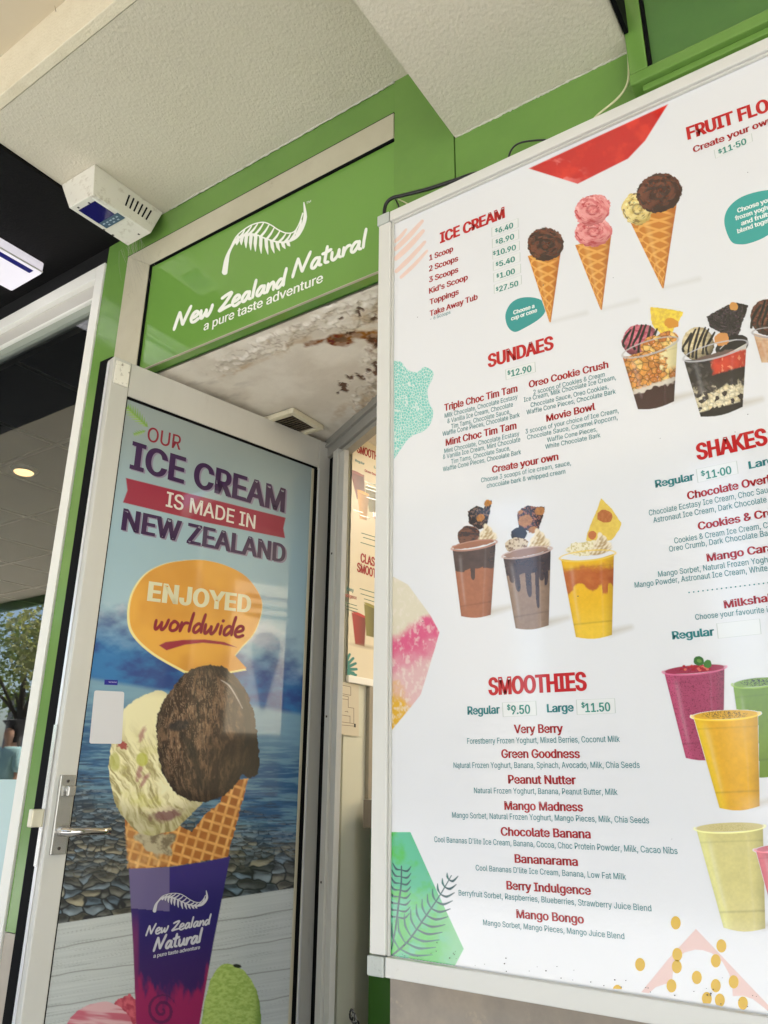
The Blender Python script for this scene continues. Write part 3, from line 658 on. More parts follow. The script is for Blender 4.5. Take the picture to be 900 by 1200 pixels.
for z in (z_h0 + .014, z_h1 - .014): MB().tube([dp(hc, .008, z), dp(hc, .0105, z)], .0035, 8).build('screw', mat('dark_screw', (.05, .04, .03), .5), hd)
# ---- poster on the door, painted in the photo's pixel space
def door_poster():
    xs = [149.3, 362.5]; c = Canvas(50, 455, 372, 1230, .8, fill=True); X, Y = c.X, c.Y
    # sky, cloud, sea, pebbles, boards
    hz = Y - (X - 150) * .22                                    # rows of the poster lean with the door
    sky_ = mixc(C(140, 152, 150), C(150, 178, 188), sm(470, 640, hz)); sky_ = mixc(sky_, C(158, 186, 196), sm(640, 730, hz))
    n = fbm(X * .02, Y * .035, 5); cl = fbm(X * .03 + 5, Y * .05, 5)
    blue = mixc(C(28, 112, 168), C(12, 62, 128), sm(.3, .7, cl)); t = sm(705, 765, hz + (cl - .5) * 60)
    col = mixc(sky_, C(196, 200, 206), sm(.45, .7, n) * sm(660, 720, hz) * .8); col = mixc(col, blue, t)
    t2 = sm(800, 808, hz + (X - 120) * .05); wav = fbm(X * .025, Y * .22, 5); wav2 = fbm(X * .05 + 3, Y * .5, 4)
    sea = mixc(C(98, 138, 158), C(30, 84, 126), sm(.3, .65, wav + (wav2 - .5) * .5)); sea = mixc(C(120, 158, 176), sea, sm(806, 870, hz) * .9 + .1)
    sea = mixc(sea, C(18, 44, 66), sm(.52, .75, wav2) * sm(860, 940, hz) * .8); col = mixc(col, sea, t2)
    ps = 1.5 - .75 * sm(930, 1080, Y); u, v = X * .085 * ps, Y * .15 * 1.15 * ps ** .5; f1, f2, cid = voro(u + fbm(X * .05, Y * .05, 3) * 1.1, v + fbm(X * .05 + 7, Y * .05, 3) * 1.1)
    e1, e2, cid2 = voro(X * .12, Y * .19)
    def stones(su, sv, o):
        wx = fbm(X * .04 + o, Y * .04, 3) * 1.3; wy = fbm(X * .04 + 7 + o, Y * .05, 3) * 1.3; u, v = X * su + wx + o, Y * sv + wy
        f1, f2, cid = voro(u, v); g1 = voro(u, v - .22)[0]; g2 = voro(u, v + .22)[0]
        k = C(66, 74, 78) + (C(140, 134, 112) - C(66, 74, 78)) * (cid ** 1.3)[..., None]; k = mixc(k, C(104, 126, 142), sm(.55, .7, _H[(cid * 255).astype(int) & 255, 3]) * .7)
        k = k * (.55 + 1.5 * np.clip(g2 - g1, -.3, .45) + .25 * fbm(X * .3, Y * .3, 3))[..., None]; return mixc(C(16, 22, 26) + 0 * k, k, sm(.03, .2, f2 - f1))
    peb = np.clip(mixc(stones(.085, .19, 0), stones(.052, .10, 31.5), sm(985, 1035, Y + (X - 200) * .1)), 0, 1)
    peb = mixc(peb, C(30, 58, 82), sm(1010, 930, Y) * .5)
    peb = mixc(peb, C(150, 168, 178), sm(.62, .7, fbm(X * .12 + 30, Y * .4, 3)) * .5 * sm(1040, 960, Y)); t3 = sm(905, 965, hz + (wav2 - .5) * 50)
    col = mixc(col, peb, t3)
    bl = 1082 - (X - 71) * (38.5 / 254); t4 = sm(-.5, .5, Y - bl); brd = mixc(C(192, 196, 192), C(170, 175, 172), fbm(X * .012, (Y + (X - 71) * .16) * .6, 4))
    yy = (Y + (X - 71) * .165); grain = fbm(X * .02, yy * 1.3, 3); brd = mixc(brd, C(132, 136, 132), sm(.62, .8, grain) * .5)
    for y0 in (1110, 1143, 1178, 1212): brd = mixc(brd, C(110, 108, 102), np.exp(-((yy - y0 - (fbm(X * .02, yy * 0 + y0, 3) - .5) * 5) / .7) ** 2) * .7)
    col = mixc(col, brd, t4); c.rgb = col
    # fern leaf top left
    def leaf(a, b, k, wid, ln):
        a = np.array(a, float); b = np.array(b, float); c.line([a, b], 1.0, C(110, 150, 60))
        d = (b - a) / np.linalg.norm(b - a); nn = np.array([-d[1], d[0]])
        for i in range(k):
            p = a + (b - a) * (i + .5) / k; l = ln * math.sin(PI * (i + 1) / (k + 1)) ** .6
            for s in (-1, 1): c.line([p, p + nn * s * l * .8 + d * l * .7], [wid, wid * .9, .3], C(116, 156, 66) if s > 0 else C(140, 172, 84))
    leaf((173, 500), (149, 477), 9, 2.6, 9); leaf((170, 505), (157, 509), 5, 1.8, 4)
    # crimson ribbon
    rib = [(147.5, 560), (334.7, 606.7), (332, 619), (334, 630.7), (240, 612), (144, 588.8), (149.3, 574.7)]
    c.poly(rib, C(146, 26, 58))
    # speech bubble
    b0 = [(350, 65), (430, 65), (530, 90), (620, 140), (680, 220), (692, 290), (660, 390), (605, 455)]
    cv = lambda L: [(130 + p[0] / 3.913, 640 + p[1] / 3.913) for p in L]
    left = [(340, 572), (200, 492), (112, 410), (85, 330), (100, 220), (160, 130), (250, 82)]
    body = crom(cv(b0), 5)[:-1] + cv([(600, 460), (568, 500), (622, 560), (540, 575), (440, 590)]) + crom(cv(left + [b0[0]]), 5)[:-1]
    cen = np.mean(body, 0); halo = [tuple(cen + (np.array(p) - cen) * 1.02 + np.array((-1.2, .8))) for p in body]
    c.poly(halo, C(232, 218, 150)); c.poly(body, lambda x, y: mixc(C(206, 146, 52), C(222, 164, 62), sm(.3, .7, fbm(x * .02, y * .02, 3))))
    sw = cv([(220, 455), (250, 440), (330, 430), (430, 428), (520, 440), (580, 465), (500, 450), (420, 443), (340, 452), (255, 478)]); c.poly(sw, C(150, 30, 54))
    # waffle cone
    cone = [(146.5, 960), (152, 1019), (200, 1015), (266.5, 1005), (291, 912), (270, 915), (258, 940), (240, 955), (225, 975), (205, 965), (180, 978), (160, 968)]
    def waffle(x, y, s=1., c0=(236, 186, 112), c1=(150, 88, 34)):
        u = (x * .95 + y * .28) / (11.5 * s); v = (y * .92 - x * .28) / (11.5 * s); du = np.abs((u % 1) - .5); dv = np.abs((v % 1) - .5)
        rid = np.maximum(sm(.28, .46, du), sm(.28, .46, dv)); nn = fbm(x * .15, y * .15, 3)
        return mixc(mixc(C(*c1), C(170, 108, 48), nn), mixc(C(*c0), C(190, 132, 66), nn), rid)
    c.poly(cone, waffle, rough=1.6, rs=.25)
    c.poly([(147, 966), (150, 1017), (196, 1014), (201, 985), (180, 972)], lambda x, y: mixc(mixc(C(226, 192, 132), C(184, 138, 80), sm(.35, .7, fbm(x * .12, y * .08, 3))), waffle(x, y), .55 + 0 * x), f=3, rough=2)
    c.poly([(158, 980), (170, 997), (185, 1003), (200, 1000), (206, 978), (170, 974)], lambda x, y: mixc(C(178, 168, 138), C(120, 108, 84), sm(.35, .65, fbm(x * .15, y * .15, 4))), f=3, rough=5, rs=.12)
    # vanilla scoop
    van = crom([(195, 812), (165, 817), (142, 836), (131, 868), (128, 905), (135, 940), (148, 962), (158, 972), (176, 980), (190, 976), (206, 972), (226, 952), (240, 930), (230, 860)], 5, True)
    def vcol(x, y):
        a = math.radians(28); wv = (fbm(x * .06, y * .05, 3) - .5) * 14; st = fbm((x * math.cos(a) - y * math.sin(a) + wv) * .34, (x * math.sin(a) + y * math.cos(a)) * .06, 5)
        k = sm(.55, .8, fbm(x * .05 + 3, y * .05, 4)) * sm(840, 900, y)
        q = mixc(C(228, 222, 178), C(178, 168, 116), sm(.40, .70, st) * sm(835, 900, y)); q = mixc(q, C(128, 116, 78), sm(.64, .74, st) * .5 * sm(850, 920, y)); q = mixc(q, C(238, 232, 196), sm(.45, .3, st) * sm(860, 900, y) * .7); q = mixc(q, C(196, 194, 96), k * .5)
        return mixc(q, C(120, 112, 76), sm(30, 52, np.hypot(x - 178, y - 880) - 30) * .5)
    c.poly(van, vcol, rough=1.4)
    for px, py, rx, ry, an in ((166, 861, 3.2, 8, 20), (163, 905, 3, 10, 10), (169, 915, 2.5, 9, 30)): c.ell(px, py, rx, ry, C(150, 76, 90), an, .7, 2.5, 2)
    c.ell(142, 872, 8, 4, C(150, 24, 40), 30, .9, 2, 3, .4); c.ell(166.5, 890, 7, 8, C(182, 184, 76), 0, .85, 2); c.ell(134.5, 893, 6, 11, C(170, 172, 74), 0, .7, 2)
    c.ell(195, 955, 18, 7, C(112, 60, 76), -12, .8, 4, 3); c.ell(190, 948, 17, 3, C(226, 216, 180), -5, .6, 2, 3, .35)
    # chocolate scoop
    cho = crom([(247, 779.6), (266.5, 784.5), (286, 806), (298, 838), (302, 870), (304, 885), (302, 907), (291, 912), (284, 908), (272, 924), (255, 936), (232, 940), (208, 931), (196, 915), (188, 897), (183, 853), (188, 828), (200.5, 809), (220, 787)], 5, True)
    def ccol(x, y):
        dx = x - 240; dy = y - 868; th = np.arctan2(dx, dy + 30); rr = np.hypot(dx, dy)
        mer = dx / np.sqrt(np.clip(1 - ((dy + 6) / 88) ** 2, .08, 1)); wob = (fbm(x * .05, y * .03, 3) - .5) * 16
        st = fbm((mer + wob) * .22, y * .085, 6); st2 = fbm((mer + wob * .6) * .75 + 40, y * .075 + 9, 4); st3 = fbm((mer + wob) * 1.5, y * .16, 3)
        q = mixc(C(118, 92, 70), C(58, 40, 29), sm(.34, .58, st)); q = mixc(q, C(28, 18, 14), sm(.53, .68, st2) * .7); q = mixc(q, C(168, 144, 118), sm(.56, .70, st3) * .5 * sm(.7, -.6, dx / 58 + dy / 90)); gr = vnoise(x * .9, y * .9); q = q * (.8 + .4 * gr)[..., None]; q = mixc(q, C(18, 12, 10), sm(.66, .74, fbm(x * .22, y * .12 + 50, 4)) * .8)
        q = mixc(q, C(40, 27, 20), sm(-.1, 1.0, dx / 60 * .5 + dy / 85 * .8) * .55); q = q * (1.18 - .5 * np.clip(np.hypot((dx + 14) / 62, (dy + 22) / 92), 0, 1.3) ** 2)[..., None]
        q = mixc(q, C(36, 24, 18), sm(.5, .75, fbm(x * .04, y * .025 + 2, 3)) * .7); return mixc(q, C(30, 20, 15), sm(.82, 1.02, np.hypot(dx / 58, (dy + 6) / 82)) * .7)
    c.poly(cho, ccol, rough=1.8, rs=.3)
    c.line(crom([(268, 800), (280, 812), (288, 832), (291, 860), (286, 880)], 5), [2, 7, 9, 7, 2], C(14, 12, 14), .9, 3); c.line(crom([(259, 797), (268, 803), (276, 815), (284, 830)], 4), [.5, 1.6, 1.2, .5], C(210, 205, 200), .8, 1.2)
    c.ell(210, 850, 12, 6, C(30, 32, 38), -15, .85, 3, 2.5); c.line(crom([(214, 862), (225, 880), (232, 905), (237, 925)], 4), [8, 10, 8, 3], C(20, 15, 14), .8, 4)
    # wrapper
    wr = [(151, 1018), (200, 1016), (240, 1010), (269.7, 1003.5), (250, 1105), (228, 1232), (161, 1232), (156, 1110)]
    def wcol(x, y):
        q = mixc(C(50, 36, 112), C(34, 22, 98), sm(1020, 1060, y)); q = mixc(q, C(62, 30, 84), sm(1070, 1150, y) * .7)
        q = mixc(q, C(112, 102, 140), ((x < 198.5) & (y < 1068 + (x - 198) * .08)) * .8)
        m = sm(1165, 1185, y + (fbm(x * .09, y * .03, 4) - .5) * 70 + np.abs(x - 190) * .5); q = mixc(q, C(150, 32, 84), m * .9)
        e = sm(.0, .35, .62 - np.abs((x - 157) / 12)) * sm(1060, 1100, y) * .5; q = mixc(q, C(140, 40, 90), e)
        r = np.hypot(x - 190, (y - 1184) * .9); th = np.arctan2(y - 1184, x - 190); sp = np.sin(r * .75 - th * 1.0); q = mixc(q, C(64, 24, 70), (sp > .3) * (r < 17) * .7); return q
    c.poly(wr, wcol); 
    for i in range(26): 
        px, py = 178 + rng.random() * 60, 1135 + rng.random() * 60; c.ell(px, py, .8, 1.1, C(210, 90, 150), 0, .5, 1)
    # lower scoops
    c.ell(149, 1186, 16, 20, lambda x, y: mixc(C(196, 92, 104), C(158, 50, 70), sm(.3, .7, fbm(x * .2, y * .2, 3))), 0, 1, None, 3, .25); 
    gs = crom([(231, 1232), (238, 1185), (246, 1150), (258, 1132), (272, 1130), (290, 1142), (302, 1165), (306, 1195), (305, 1232)], 5) 
    c.poly(gs, lambda x, y: mixc(mixc(C(178, 198, 112), C(146, 172, 80), sm(.25, .8, fbm(x * .3 + y * .1, y * .5, 4))), C(100, 130, 52), sm(26, 40, np.abs(x - 268))), rough=1)
    c.ell(278, 1132, 5, 2.2, C(30, 34, 20), 10)
    pk = crom([(75, 1232), (78, 1200), (95, 1182), (120, 1174), (140, 1180), (155, 1198), (160, 1232)], 5)
    c.poly(pk, lambda x, y: mixc(C(206, 164, 166), C(184, 92, 108), sm(.4, .6, fbm(x * .02, (y - x * .1) * .13, 3))), rough=1)
    c.poly([(151, 1018), (200, 1016), (240, 1010), (269.7, 1003.5), (250, 1105), (228, 1232), (161, 1232), (156, 1110)], wcol, 1.0) if False else None
    # re-lay the wrapper edge over the scoops
    c.put(c.mask(wr) * ((X > 158) & (X < 236) & (Y > 1130)), wcol)
    # keep the vinyl inside the glass
    p = hits(X.ravel(), Y.ravel(), GLP); s = ((p[:, :2] - DL) @ DU).reshape(X.shape); z = p[:, 2].reshape(X.shape)
    p2 = p.copy(); n3 = DPL[1]; s = np.clip(s, sg0, sg1 - .0125); z = np.clip(z, .163, zg - .0045)
    # snap the border vertices onto the glass edge
    me_s, me_z = s, z
    c.rgb = np.clip(c.rgb * 1.12, 0, .9) ** 1.04
    ny, nx = X.shape; v = np.zeros((ny * nx, 3)); q2 = DL + s.ravel()[:, None] * DU + 0 * DN_; v[:, 0] = q2[:, 0] - DN_[0] * .0058; v[:, 1] = q2[:, 1] - DN_[1] * .0058; v[:, 2] = z.ravel()
    idx = np.arange(ny * nx).reshape(ny, nx); fq = np.stack([idx[:-1, :-1], idx[1:, :-1], idx[1:, 1:], idx[:-1, 1:]], -1).reshape(-1, 4)
    S = s.ravel()[fq]; Zq = z.ravel()[fq]; ok = (S.max(1) - S.min(1) > 1e-6) & (Zq.max(1) - Zq.min(1) > 1e-6); fq = fq[ok]
    used = np.unique(fq); rm = np.full(ny * nx, -1); rm[used] = np.arange(len(used)); fq = rm[fq]
    me = bpy.data.meshes.new('poster'); me.vertices.add(len(used)); me.vertices.foreach_set('co', v[used].ravel()); me.loops.add(fq.size); me.loops.foreach_set('vertex_index', fq.ravel().astype(np.int32))
    me.polygons.add(len(fq)); me.polygons.foreach_set('loop_start', np.arange(0, fq.size, 4, dtype=np.int32)); me.update()
    ca = me.color_attributes.new('Col', 'FLOAT_COLOR', 'POINT'); c4 = np.ones((len(used), 4)); c4[:, :3] = np.clip(c.rgb.reshape(-1, 3)[used], 0, 1); ca.data.foreach_set('color', c4.ravel())
    return obj('poster', me, print_mat('vinyl_behind_glass', .5, coat=.99), dr)
po = door_poster()
M_vp = print_mat('vinyl_print', .4)
PUR = (66, 30, 84); CR = (150, 28, 58)
text('OUR', 172, 516.5, 211.2, 527.5, 17, CR, GLP, .0003, po, bold=.01)
for dx, dy, cc, lf in ((1.8, 1.6, (150, 140, 160), .0003), (0, 0, PUR, .0004)):
    text('ICE CREAM', 151.5 + dx, 549 + dy, 333.3 + dx, 601 + dy, 32.5, cc, GLP, lf, po, bold=.036, space=1.02)
    text('NEW ZEALAND', 141.5 + dx, 620.8 + dy, 334 + dx, 659.8 + dy, 25.5, cc, GLP, lf, po, bold=.036, space=1.02)
text('IS MADE IN', 194, 593.3, 298.7, 620, 17.5, (226, 222, 214), GLP, .0004, po, bold=.015)
text('ENJOYED', 172, 704, 293.5, 718.5, 23, (226, 222, 190), GLP, .0004, po, bold=.045, space=1.05)
strokes('hand_lettering', hand('worldwide', 180, 738, 286, 747, 23, 3.2, .08), GLP, .0004, CR, (206, 152, 58), M_vp, po)
def tf2(p):
    u = (p[0] - 262) / 95; v = (p[1] + (p[0] - 262) * .35 - 270) / 60        # undo the lean of the transom, keep a slight one
    return np.array([180 + u * 62, 1045 + v * 27 - u * 1.5])
LW = (206, 206, 210); LB = (52, 34, 92)
strokes('fern_emblem', fern_strokes(tf2, .62), GLP, .0004, LW, LB, M_vp, po, .25)
strokes('hand_lettering', hand('New Zealand', 171, 1096.5, 246, 1083.5, 12.5, 1.8, .05), GLP, .0004, LW, LB, M_vp, po, .25)
strokes('hand_lettering', hand('Natural', 180, 1114.5, 236, 1104.5, 17, 2.5, .05), GLP, .0004, LW, LB, M_vp, po, .25)
text('a pure taste adventure', 179.4, 1122.6, 234.2, 1112, 4.6, (206, 206, 210), GLP, .0004, po, bold=.03)
# blank card and small blue sticker on the glass
def rrect(q, r=2.2):
    out = []; Q = [np.array(p, float) for p in q]
    for i in range(4):
        a, b, c_ = Q[i - 1], Q[i], Q[(i + 1) % 4]; u = (a - b) / np.linalg.norm(a - b); v = (c_ - b) / np.linalg.norm(c_ - b)
        out += [b + u * r, b + (u + v) * r * .3, b + v * r]
    return out
flat_mesh('blank_card', [rrect([(110.5, 809), (145.6, 810.7), (142.4, 871.8), (104.4, 871.3)])], GLP, .0007, mat('white_card', lin(214, 214, 216), .35), po)
flat_mesh('blue_sticker', [[(122.4, 796.4), (138, 797), (137.6, 803), (122, 802.4)]], GLP, .0006, ink((24, 22, 150)), po)
text('www', 127, 800, 136.5, 800.4, 2, (200, 200, 240), GLP, .0008, po)
# ================================================================== MENU BOARD
BY = -.100; BP = plY(BY)
bd = thing('menu_board', 'large white menu board in a cream metal frame beside the doorway', 'menu board', (-.8, BY, .8))
bxo = np.mean([hit(447, 269, BP)[0], hit(436.5, 1121, BP)[0]]); bxi = np.mean([hit(461.3, 265, BP)[0], hit(456, 1100, BP)[0]])
bzo = np.mean([hit(459, 252.5, BP)[2], hit(700, 140, BP)[2]]); bzi = np.mean([hit(463, 265, BP)[2], hit(700, 154.8, BP)[2], hit(890, 69, BP)[2]])
bzl = np.mean([hit(458, 1122, BP)[2], hit(740, 1164.4, BP)[2], hit(890, 1185, BP)[2]]); bzb = np.mean([hit(452, 1145, BP)[2], hit(600, 1168, BP)[2]])
print('board', bxo, bxi, bzo, bzi, bzl, bzb)
BR = .42
MB().box(bxo + .004, BR, BY + .004, -.006, bzb + .004, bzo - .004).build('cabinet', M_alu_board, bd)
def face_mat():
    m = mat('glossy_white_menu_face', lin(227, 227, 228), .2, coat=1.0, spec=.6)
    N = m.node_tree.nodes; L = m.node_tree.links; tc = N.new('ShaderNodeTexCoord')
    n1 = N.new('ShaderNodeTexNoise'); n1.inputs['Scale'].default_value = 170; n1.inputs['Detail'].default_value = 2; n2 = N.new('ShaderNodeTexNoise'); n2.inputs['Scale'].default_value = 5
    a = N.new('ShaderNodeMath'); a.operation = 'MULTIPLY_ADD'; a.inputs[1].default_value = 1.6
    L.new(tc.outputs['Object'], n1.inputs[0]); L.new(tc.outputs['Object'], n2.inputs[0]); L.new(n2.outputs[0], a.inputs[0]); L.new(n1.outputs[0], a.inputs[2])
    b = N.new('ShaderNodeBump'); b.inputs['Strength'].default_value = .12; b.inputs['Distance'].default_value = .0008; L.new(a.outputs[0], b.inputs['Height'])
    L.new(b.outputs[0], N['Principled BSDF'].inputs['Normal']); L.new(b.outputs[0], N['Principled BSDF'].inputs['Coat Normal']); return m
MB().box(bxi - .004, BR - .01, BY, BY + .0038, bzl - .004, bzi + .004).build('menu_face', face_mat(), bd)
FR = .010
MB().box(bxo, bxi - .002, BY - FR, BY + .05, bzl + .001, bzi + .004, .002).build('left_frame', M_alu_board, bd)
MB().box(bxi - .0015, bxi + .0035, BY - .005, BY - .0002, bzl, bzi, .001).build('inner_lip', M_alu, bd)
cx_ = bxi - .0025
MB().box(cx_, BR, BY - FR - .001, BY + .05, bzi + .0052, bzo, .002).build('top_frame', M_alu_board, bd)
MB().box(bxi, BR - .01, BY - .006, BY - .0002, bzi - .0005, bzi + .0045, .001).build('inner_lip', M_alu, bd)
MB().box(cx_ + .001, BR, BY - FR - .001, BY + .05, bzb, bzl - .0005, .002).build('bottom_frame', M_alu_board, bd)
MB().box(bxo - .004, cx_ - .0025, BY - FR - .002, BY + .05, bzi + .005, bzo + .002, .003).build('corner_cap', M_cap, bd)
MB().box(bxo - .004, cx_ - .0015, BY - FR - .002, BY + .05, bzb - .001, bzl - .001, .003).build('corner_cap', M_cap, bd)
MB().box(bxo + .01, BR - .02, BY + .052, BY + .094, bzb - .006, bzb + .02).build('mounting_rail', M_alu_dark, bd)

RED = (196, 28, 34); DRD = (176, 26, 34); TEAL = (52, 138, 140); PT = (70, 150, 136)
L1, L2, L3, L4 = .0001, .00025, .0005, .00055
def T(s, x0, y0, x1, y1, cap, col=TEAL, bold=.004, **kw): return text(s, x0, y0, x1, y1, cap, col, BP, kw.pop('lift', L3), bd, bold=bold, **kw)
def H(s, *a, **k): return T(s, *a, RED, .048, name='heading', **k)
def I(s, *a, **k): return T(s, *a, DRD, .034, name='item_name', **k)
def S(s, *a, **k): return T(s, *a, TEAL, .004, **k)
M_tag = mat('clear_price_sticker', lin(229, 230, 228), .2, coat=1.0, spec=.6); M_tagedge = ink((196, 202, 196))
def tag_(q):
    flat_mesh('price_sticker_edge', [q], BP, .0001, M_tagedge, bd); c = np.mean(q, 0)
    flat_mesh('price_sticker', [[tuple(c + (np.array(p) - c) * (1 - .9 / max(np.linalg.norm(np.array(p) - c), 1))) for p in q]], BP, .00016, M_tag, bd)
H('ICE CREAM', 515.7, 285.7, 591.9, 255.2, 12.6)
for s, a in (('1 Scoop', (503.2, 305.7, 531.2, 294.6)), ('2 Scoops', (502.8, 318.6, 537.1, 305.8)), ('3 Scoops', (502.9, 331.4, 537.3, 318.9)), ("Kid's Scoop", (502.9, 344.6, 548.5, 327.8)), ('Toppings', (503.7, 357.5, 537.9, 344.8)), ('Take Away Tub', (503.7, 371, 560, 350.8))): I(s, *a, 6.6)
S('- 6 Scoops', 504.3, 376, 528, 367.6, 4)
rows = [('6.40', 584.4, 273.2, 601.7, 267.0), ('8.90', 584.9, 286.3, 602.9, 280.0), ('10.90', 582, 300, 605, 292.8), ('5.40', 585.2, 312.7, 603.8, 306.5), ('1.00', 586, 326.4, 603.8, 320.6), ('27.50', 585.2, 342, 607.7, 335)]
for i, (s, a, b, c_, d) in enumerate(rows):
    tl = 267 + i * 13.35; x = 575.9 + i * .55; x2 = 607.5 + i * .75
    tag_([(x, tl), (x2, tl - 11.4), (x2 + .2, tl - .8), (x + .2, tl + 10.6)])
    T(s, a, b, c_, d, 6.4, PT, .032, name='price', lift=L4); T('$', a - 4, b - .8, a - .8, b - 1.9, 4, PT, .032, name='price', lift=L4)
H('SUNDAES', 572, 431.3, 649.3, 409.2, 15.6)
tag_([(592, 433.2), (627.2, 423.9), (628, 435.9), (592.8, 445.5)]); T('12.90', 599.2, 441.5, 623.2, 435.5, 7.6, PT, .032, name='price', lift=L4); T('$', 594.8, 439.6, 598.4, 438.6, 4.6, PT, .032, name='price', lift=L4)
for s, a in (('Triple Choc Tim Tam', (520.8, 482, 606.7, 459)), ('Mint Choc Tim Tam', (522.4, 522.8, 605.6, 502.5)), ('Oreo Cookie Crush', (620, 454.8, 713.3, 431)), ('Movie Bowl', (640.5, 494.5, 697.9, 480.2)), ('Create your own', (576.8, 554.5, 654.7, 538.8))): I(s, *a, 8.1)
for s, a in (('Milk Chocolate, Chocolate Ecstasy', (521.3, 490, 606.7, 467.4)), ('& Vanilla Ice Cream, Chocolate', (524.5, 496.3, 601.3, 476.5)), ('Tim Tams, Chocolate Sauce,', (528.8, 502.6, 598, 484.6)), ('Waffle Cone Pieces, Chocolate Bark', (518.7, 511.3, 609.3, 488.7)),
             ('Mint Chocolate, Chocolate Ecstasy', (520.8, 531.3, 608.8, 510.6)), ('& Vanilla Ice Cream, Mint Chocolate', (519.2, 538.3, 609.9, 517.4)), ('Tim Tams, Chocolate Sauce,', (528.8, 543.8, 598, 527.4)), ('Waffle Cone Pieces, Chocolate Bark', (519.2, 552.7, 610.9, 532.2)),
             ('2 scoops of Cookies & Cream', (625.3, 462.5, 709, 441.2)), ('Ice Cream, Milk Chocolate Ice Cream,', (614.1, 471.3, 721.9, 444.7)), ('Chocolate Sauce, Oreo Cookies,', (622.1, 477.5, 713.3, 455.6)), ('Waffle Cone Pieces, Chocolate Bark', (617.3, 486, 721.9, 461.2)),
             ('3 scoops of your choice of Ice Cream,', (616, 508.4, 725.3, 483.6)), ('Chocolate Sauce, Caramel Popcorn,', (618.1, 515.3, 724, 491.5)), ('Waffle Cone Pieces,', (641.3, 518.4, 700, 505.4)), ('White Chocolate Bark', (639.2, 526.4, 704, 512.4)),
             ('Choose 3 scoops of ice cream, sauce,', (564, 565.5, 669.3, 545)), ('chocolate bark & whipped cream', (570.7, 572, 662.7, 555))): S(s, *a, 5.3)
H('SHAKES', 817.2, 539.9, 900.5, 521, 19.5)
for s, a in (('Regular', (768.3, 571.8, 814, 562.6)), ): T(s, *a, 8.8, TEAL, .035)
T('Large', 878, 549.8, 900, 544.8, 8.8, TEAL, .035, vis='Lar')
tag_([(815.5, 550), (863.5, 540), (865.5, 555), (817.6, 565.8)]); T('11\u00b700', 828, 561.7, 857.8, 555.2, 9.3, PT, .03, name='price', lift=L4); T('$', 821.8, 558, 826.6, 557, 5.5, PT, .03, name='price', lift=L4)
for s, v, a in (('Chocolate Overload', 'Chocolate Over', (805.8, 585.8, 900, 566.2)), ('Cookies & Cream', 'Cookies & Cr', (818.4, 621.4, 900, 606)), ('Mango Caramel', 'Mango Car', (828.8, 658.3, 900, 647)), ('Milkshakes', 'Milksha', (849, 713.2, 900, 705.2))): T(s, *a, 9.2, DRD, .035, vis=v, name='item_name')
for s, v, a in (('Chocolate Ecstasy Ice Cream, Choc Sauce,', 'Chocolate Ecstasy Ice Cream, Choc Sau', (760.9, 604.5, 900, 577.5)), ('Astronaut Ice Cream, Dark Chocolate', 'Astronaut Ice Cream, Dark Chocolate', (766, 612.9, 898.8, 588.6)), ('Cookies & Cream Ice Cream, Chocolate', 'Cookies & Cream Ice Cream, C', (790.6, 637, 900, 618.6)), ('Oreo Crumb, Dark Chocolate Bark', 'Oreo Crumb, Dark Chocolate Ba', (784.5, 646.7, 900, 628)),
                ('Mango Sorbet, Natural Frozen Yoghurt,', 'Mango Sorbet, Natural Frozen Yogh', (771.7, 676.2, 900, 659)), ('Mango Powder, Astronaut Ice Cream, White', 'Mango Powder, Astronaut Ice Cream, White', (744.2, 689, 900, 669)), ('Choose your favourite ice', 'Choose your favourite i', (815.2, 726.5, 900, 717.5))): T(s, *a, 6.6, vis=v)
for i in range(19): flat_mesh('dot', ribbon([(807.5 + i * 5.45, 694.4 - i * .67), (807.7 + i * 5.45, 694.38 - i * .67)], 1.7), BP, L3, ink(TEAL), bd)
T('Regular', 788.2, 749.5, 837.7, 744.8, 9.5, TEAL, .035); tag_([(839.4, 730.7), (890.6, 725), (892.4, 743), (841.3, 748.3)])
T('FRUIT FLOATS', 806, 164.4, 888, 135.4, 15, RED, .048, vis='FRUIT FL', name='heading'); T('Create your own', 812.7, 179.3, 900, 145.8, 7.2, DRD, .032, vis='Create your ow', name='item_name')
tag_([(836.4, 175.8), (881, 156.2), (882.3, 165.6), (838.2, 185.9)]); T('11\u00b750', 847.4, 180.4, 875.2, 168.6, 7, PT, .03, name='price', lift=L4); T('$', 842, 180.4, 846.4, 178.6, 4.4, PT, .03, name='price', lift=L4)
# smoothies
H('SMOOTHIES', 572.7, 815, 688.3, 809.3, 20.8)
T('Regular', 548, 837.7, 586, 836.3, 9.8, TEAL, .035); T('Large', 641.3, 835, 672.7, 833.7, 9.8, TEAL, .035)
tag_([(588.3, 823.3), (628.3, 821.3), (629.3, 838.3), (589.3, 840.3)]); T('9.50', 599.3, 837.3, 621.7, 836.3, 10.5, PT, .03, name='price', lift=L4); T('$', 594.4, 832, 598.4, 831.8, 6, PT, .03, name='price', lift=L4)
tag_([(675, 820), (720.7, 818.3), (721.7, 835.7), (676, 837.7)]); T('11.50', 686.2, 834.8, 715.7, 833.5, 10.5, PT, .03, name='price', lift=L4); T('$', 681.6, 829.4, 685.6, 829.2, 6, PT, .03, name='price', lift=L4)
for s, a in (('Very Berry', (602.7, 859.4, 660, 858.8)), ('Green Goodness', (587.7, 888.3, 680, 888.5)), ('Peanut Nutter', (595.7, 918.3, 675.3, 919.3)), ('Mango Madness', (591.3, 949, 683.7, 951)), ('Chocolate Banana', (587, 979.3, 692.7, 982.7)), ('Bananarama', (603.3, 1011, 677.7, 1015)), ('Berry Indulgence', (593.7, 1042.3, 693, 1049)), ('Mango Bongo', (605.3, 1075.7, 684.7, 1082.5))): I(s, *a, 10.2)
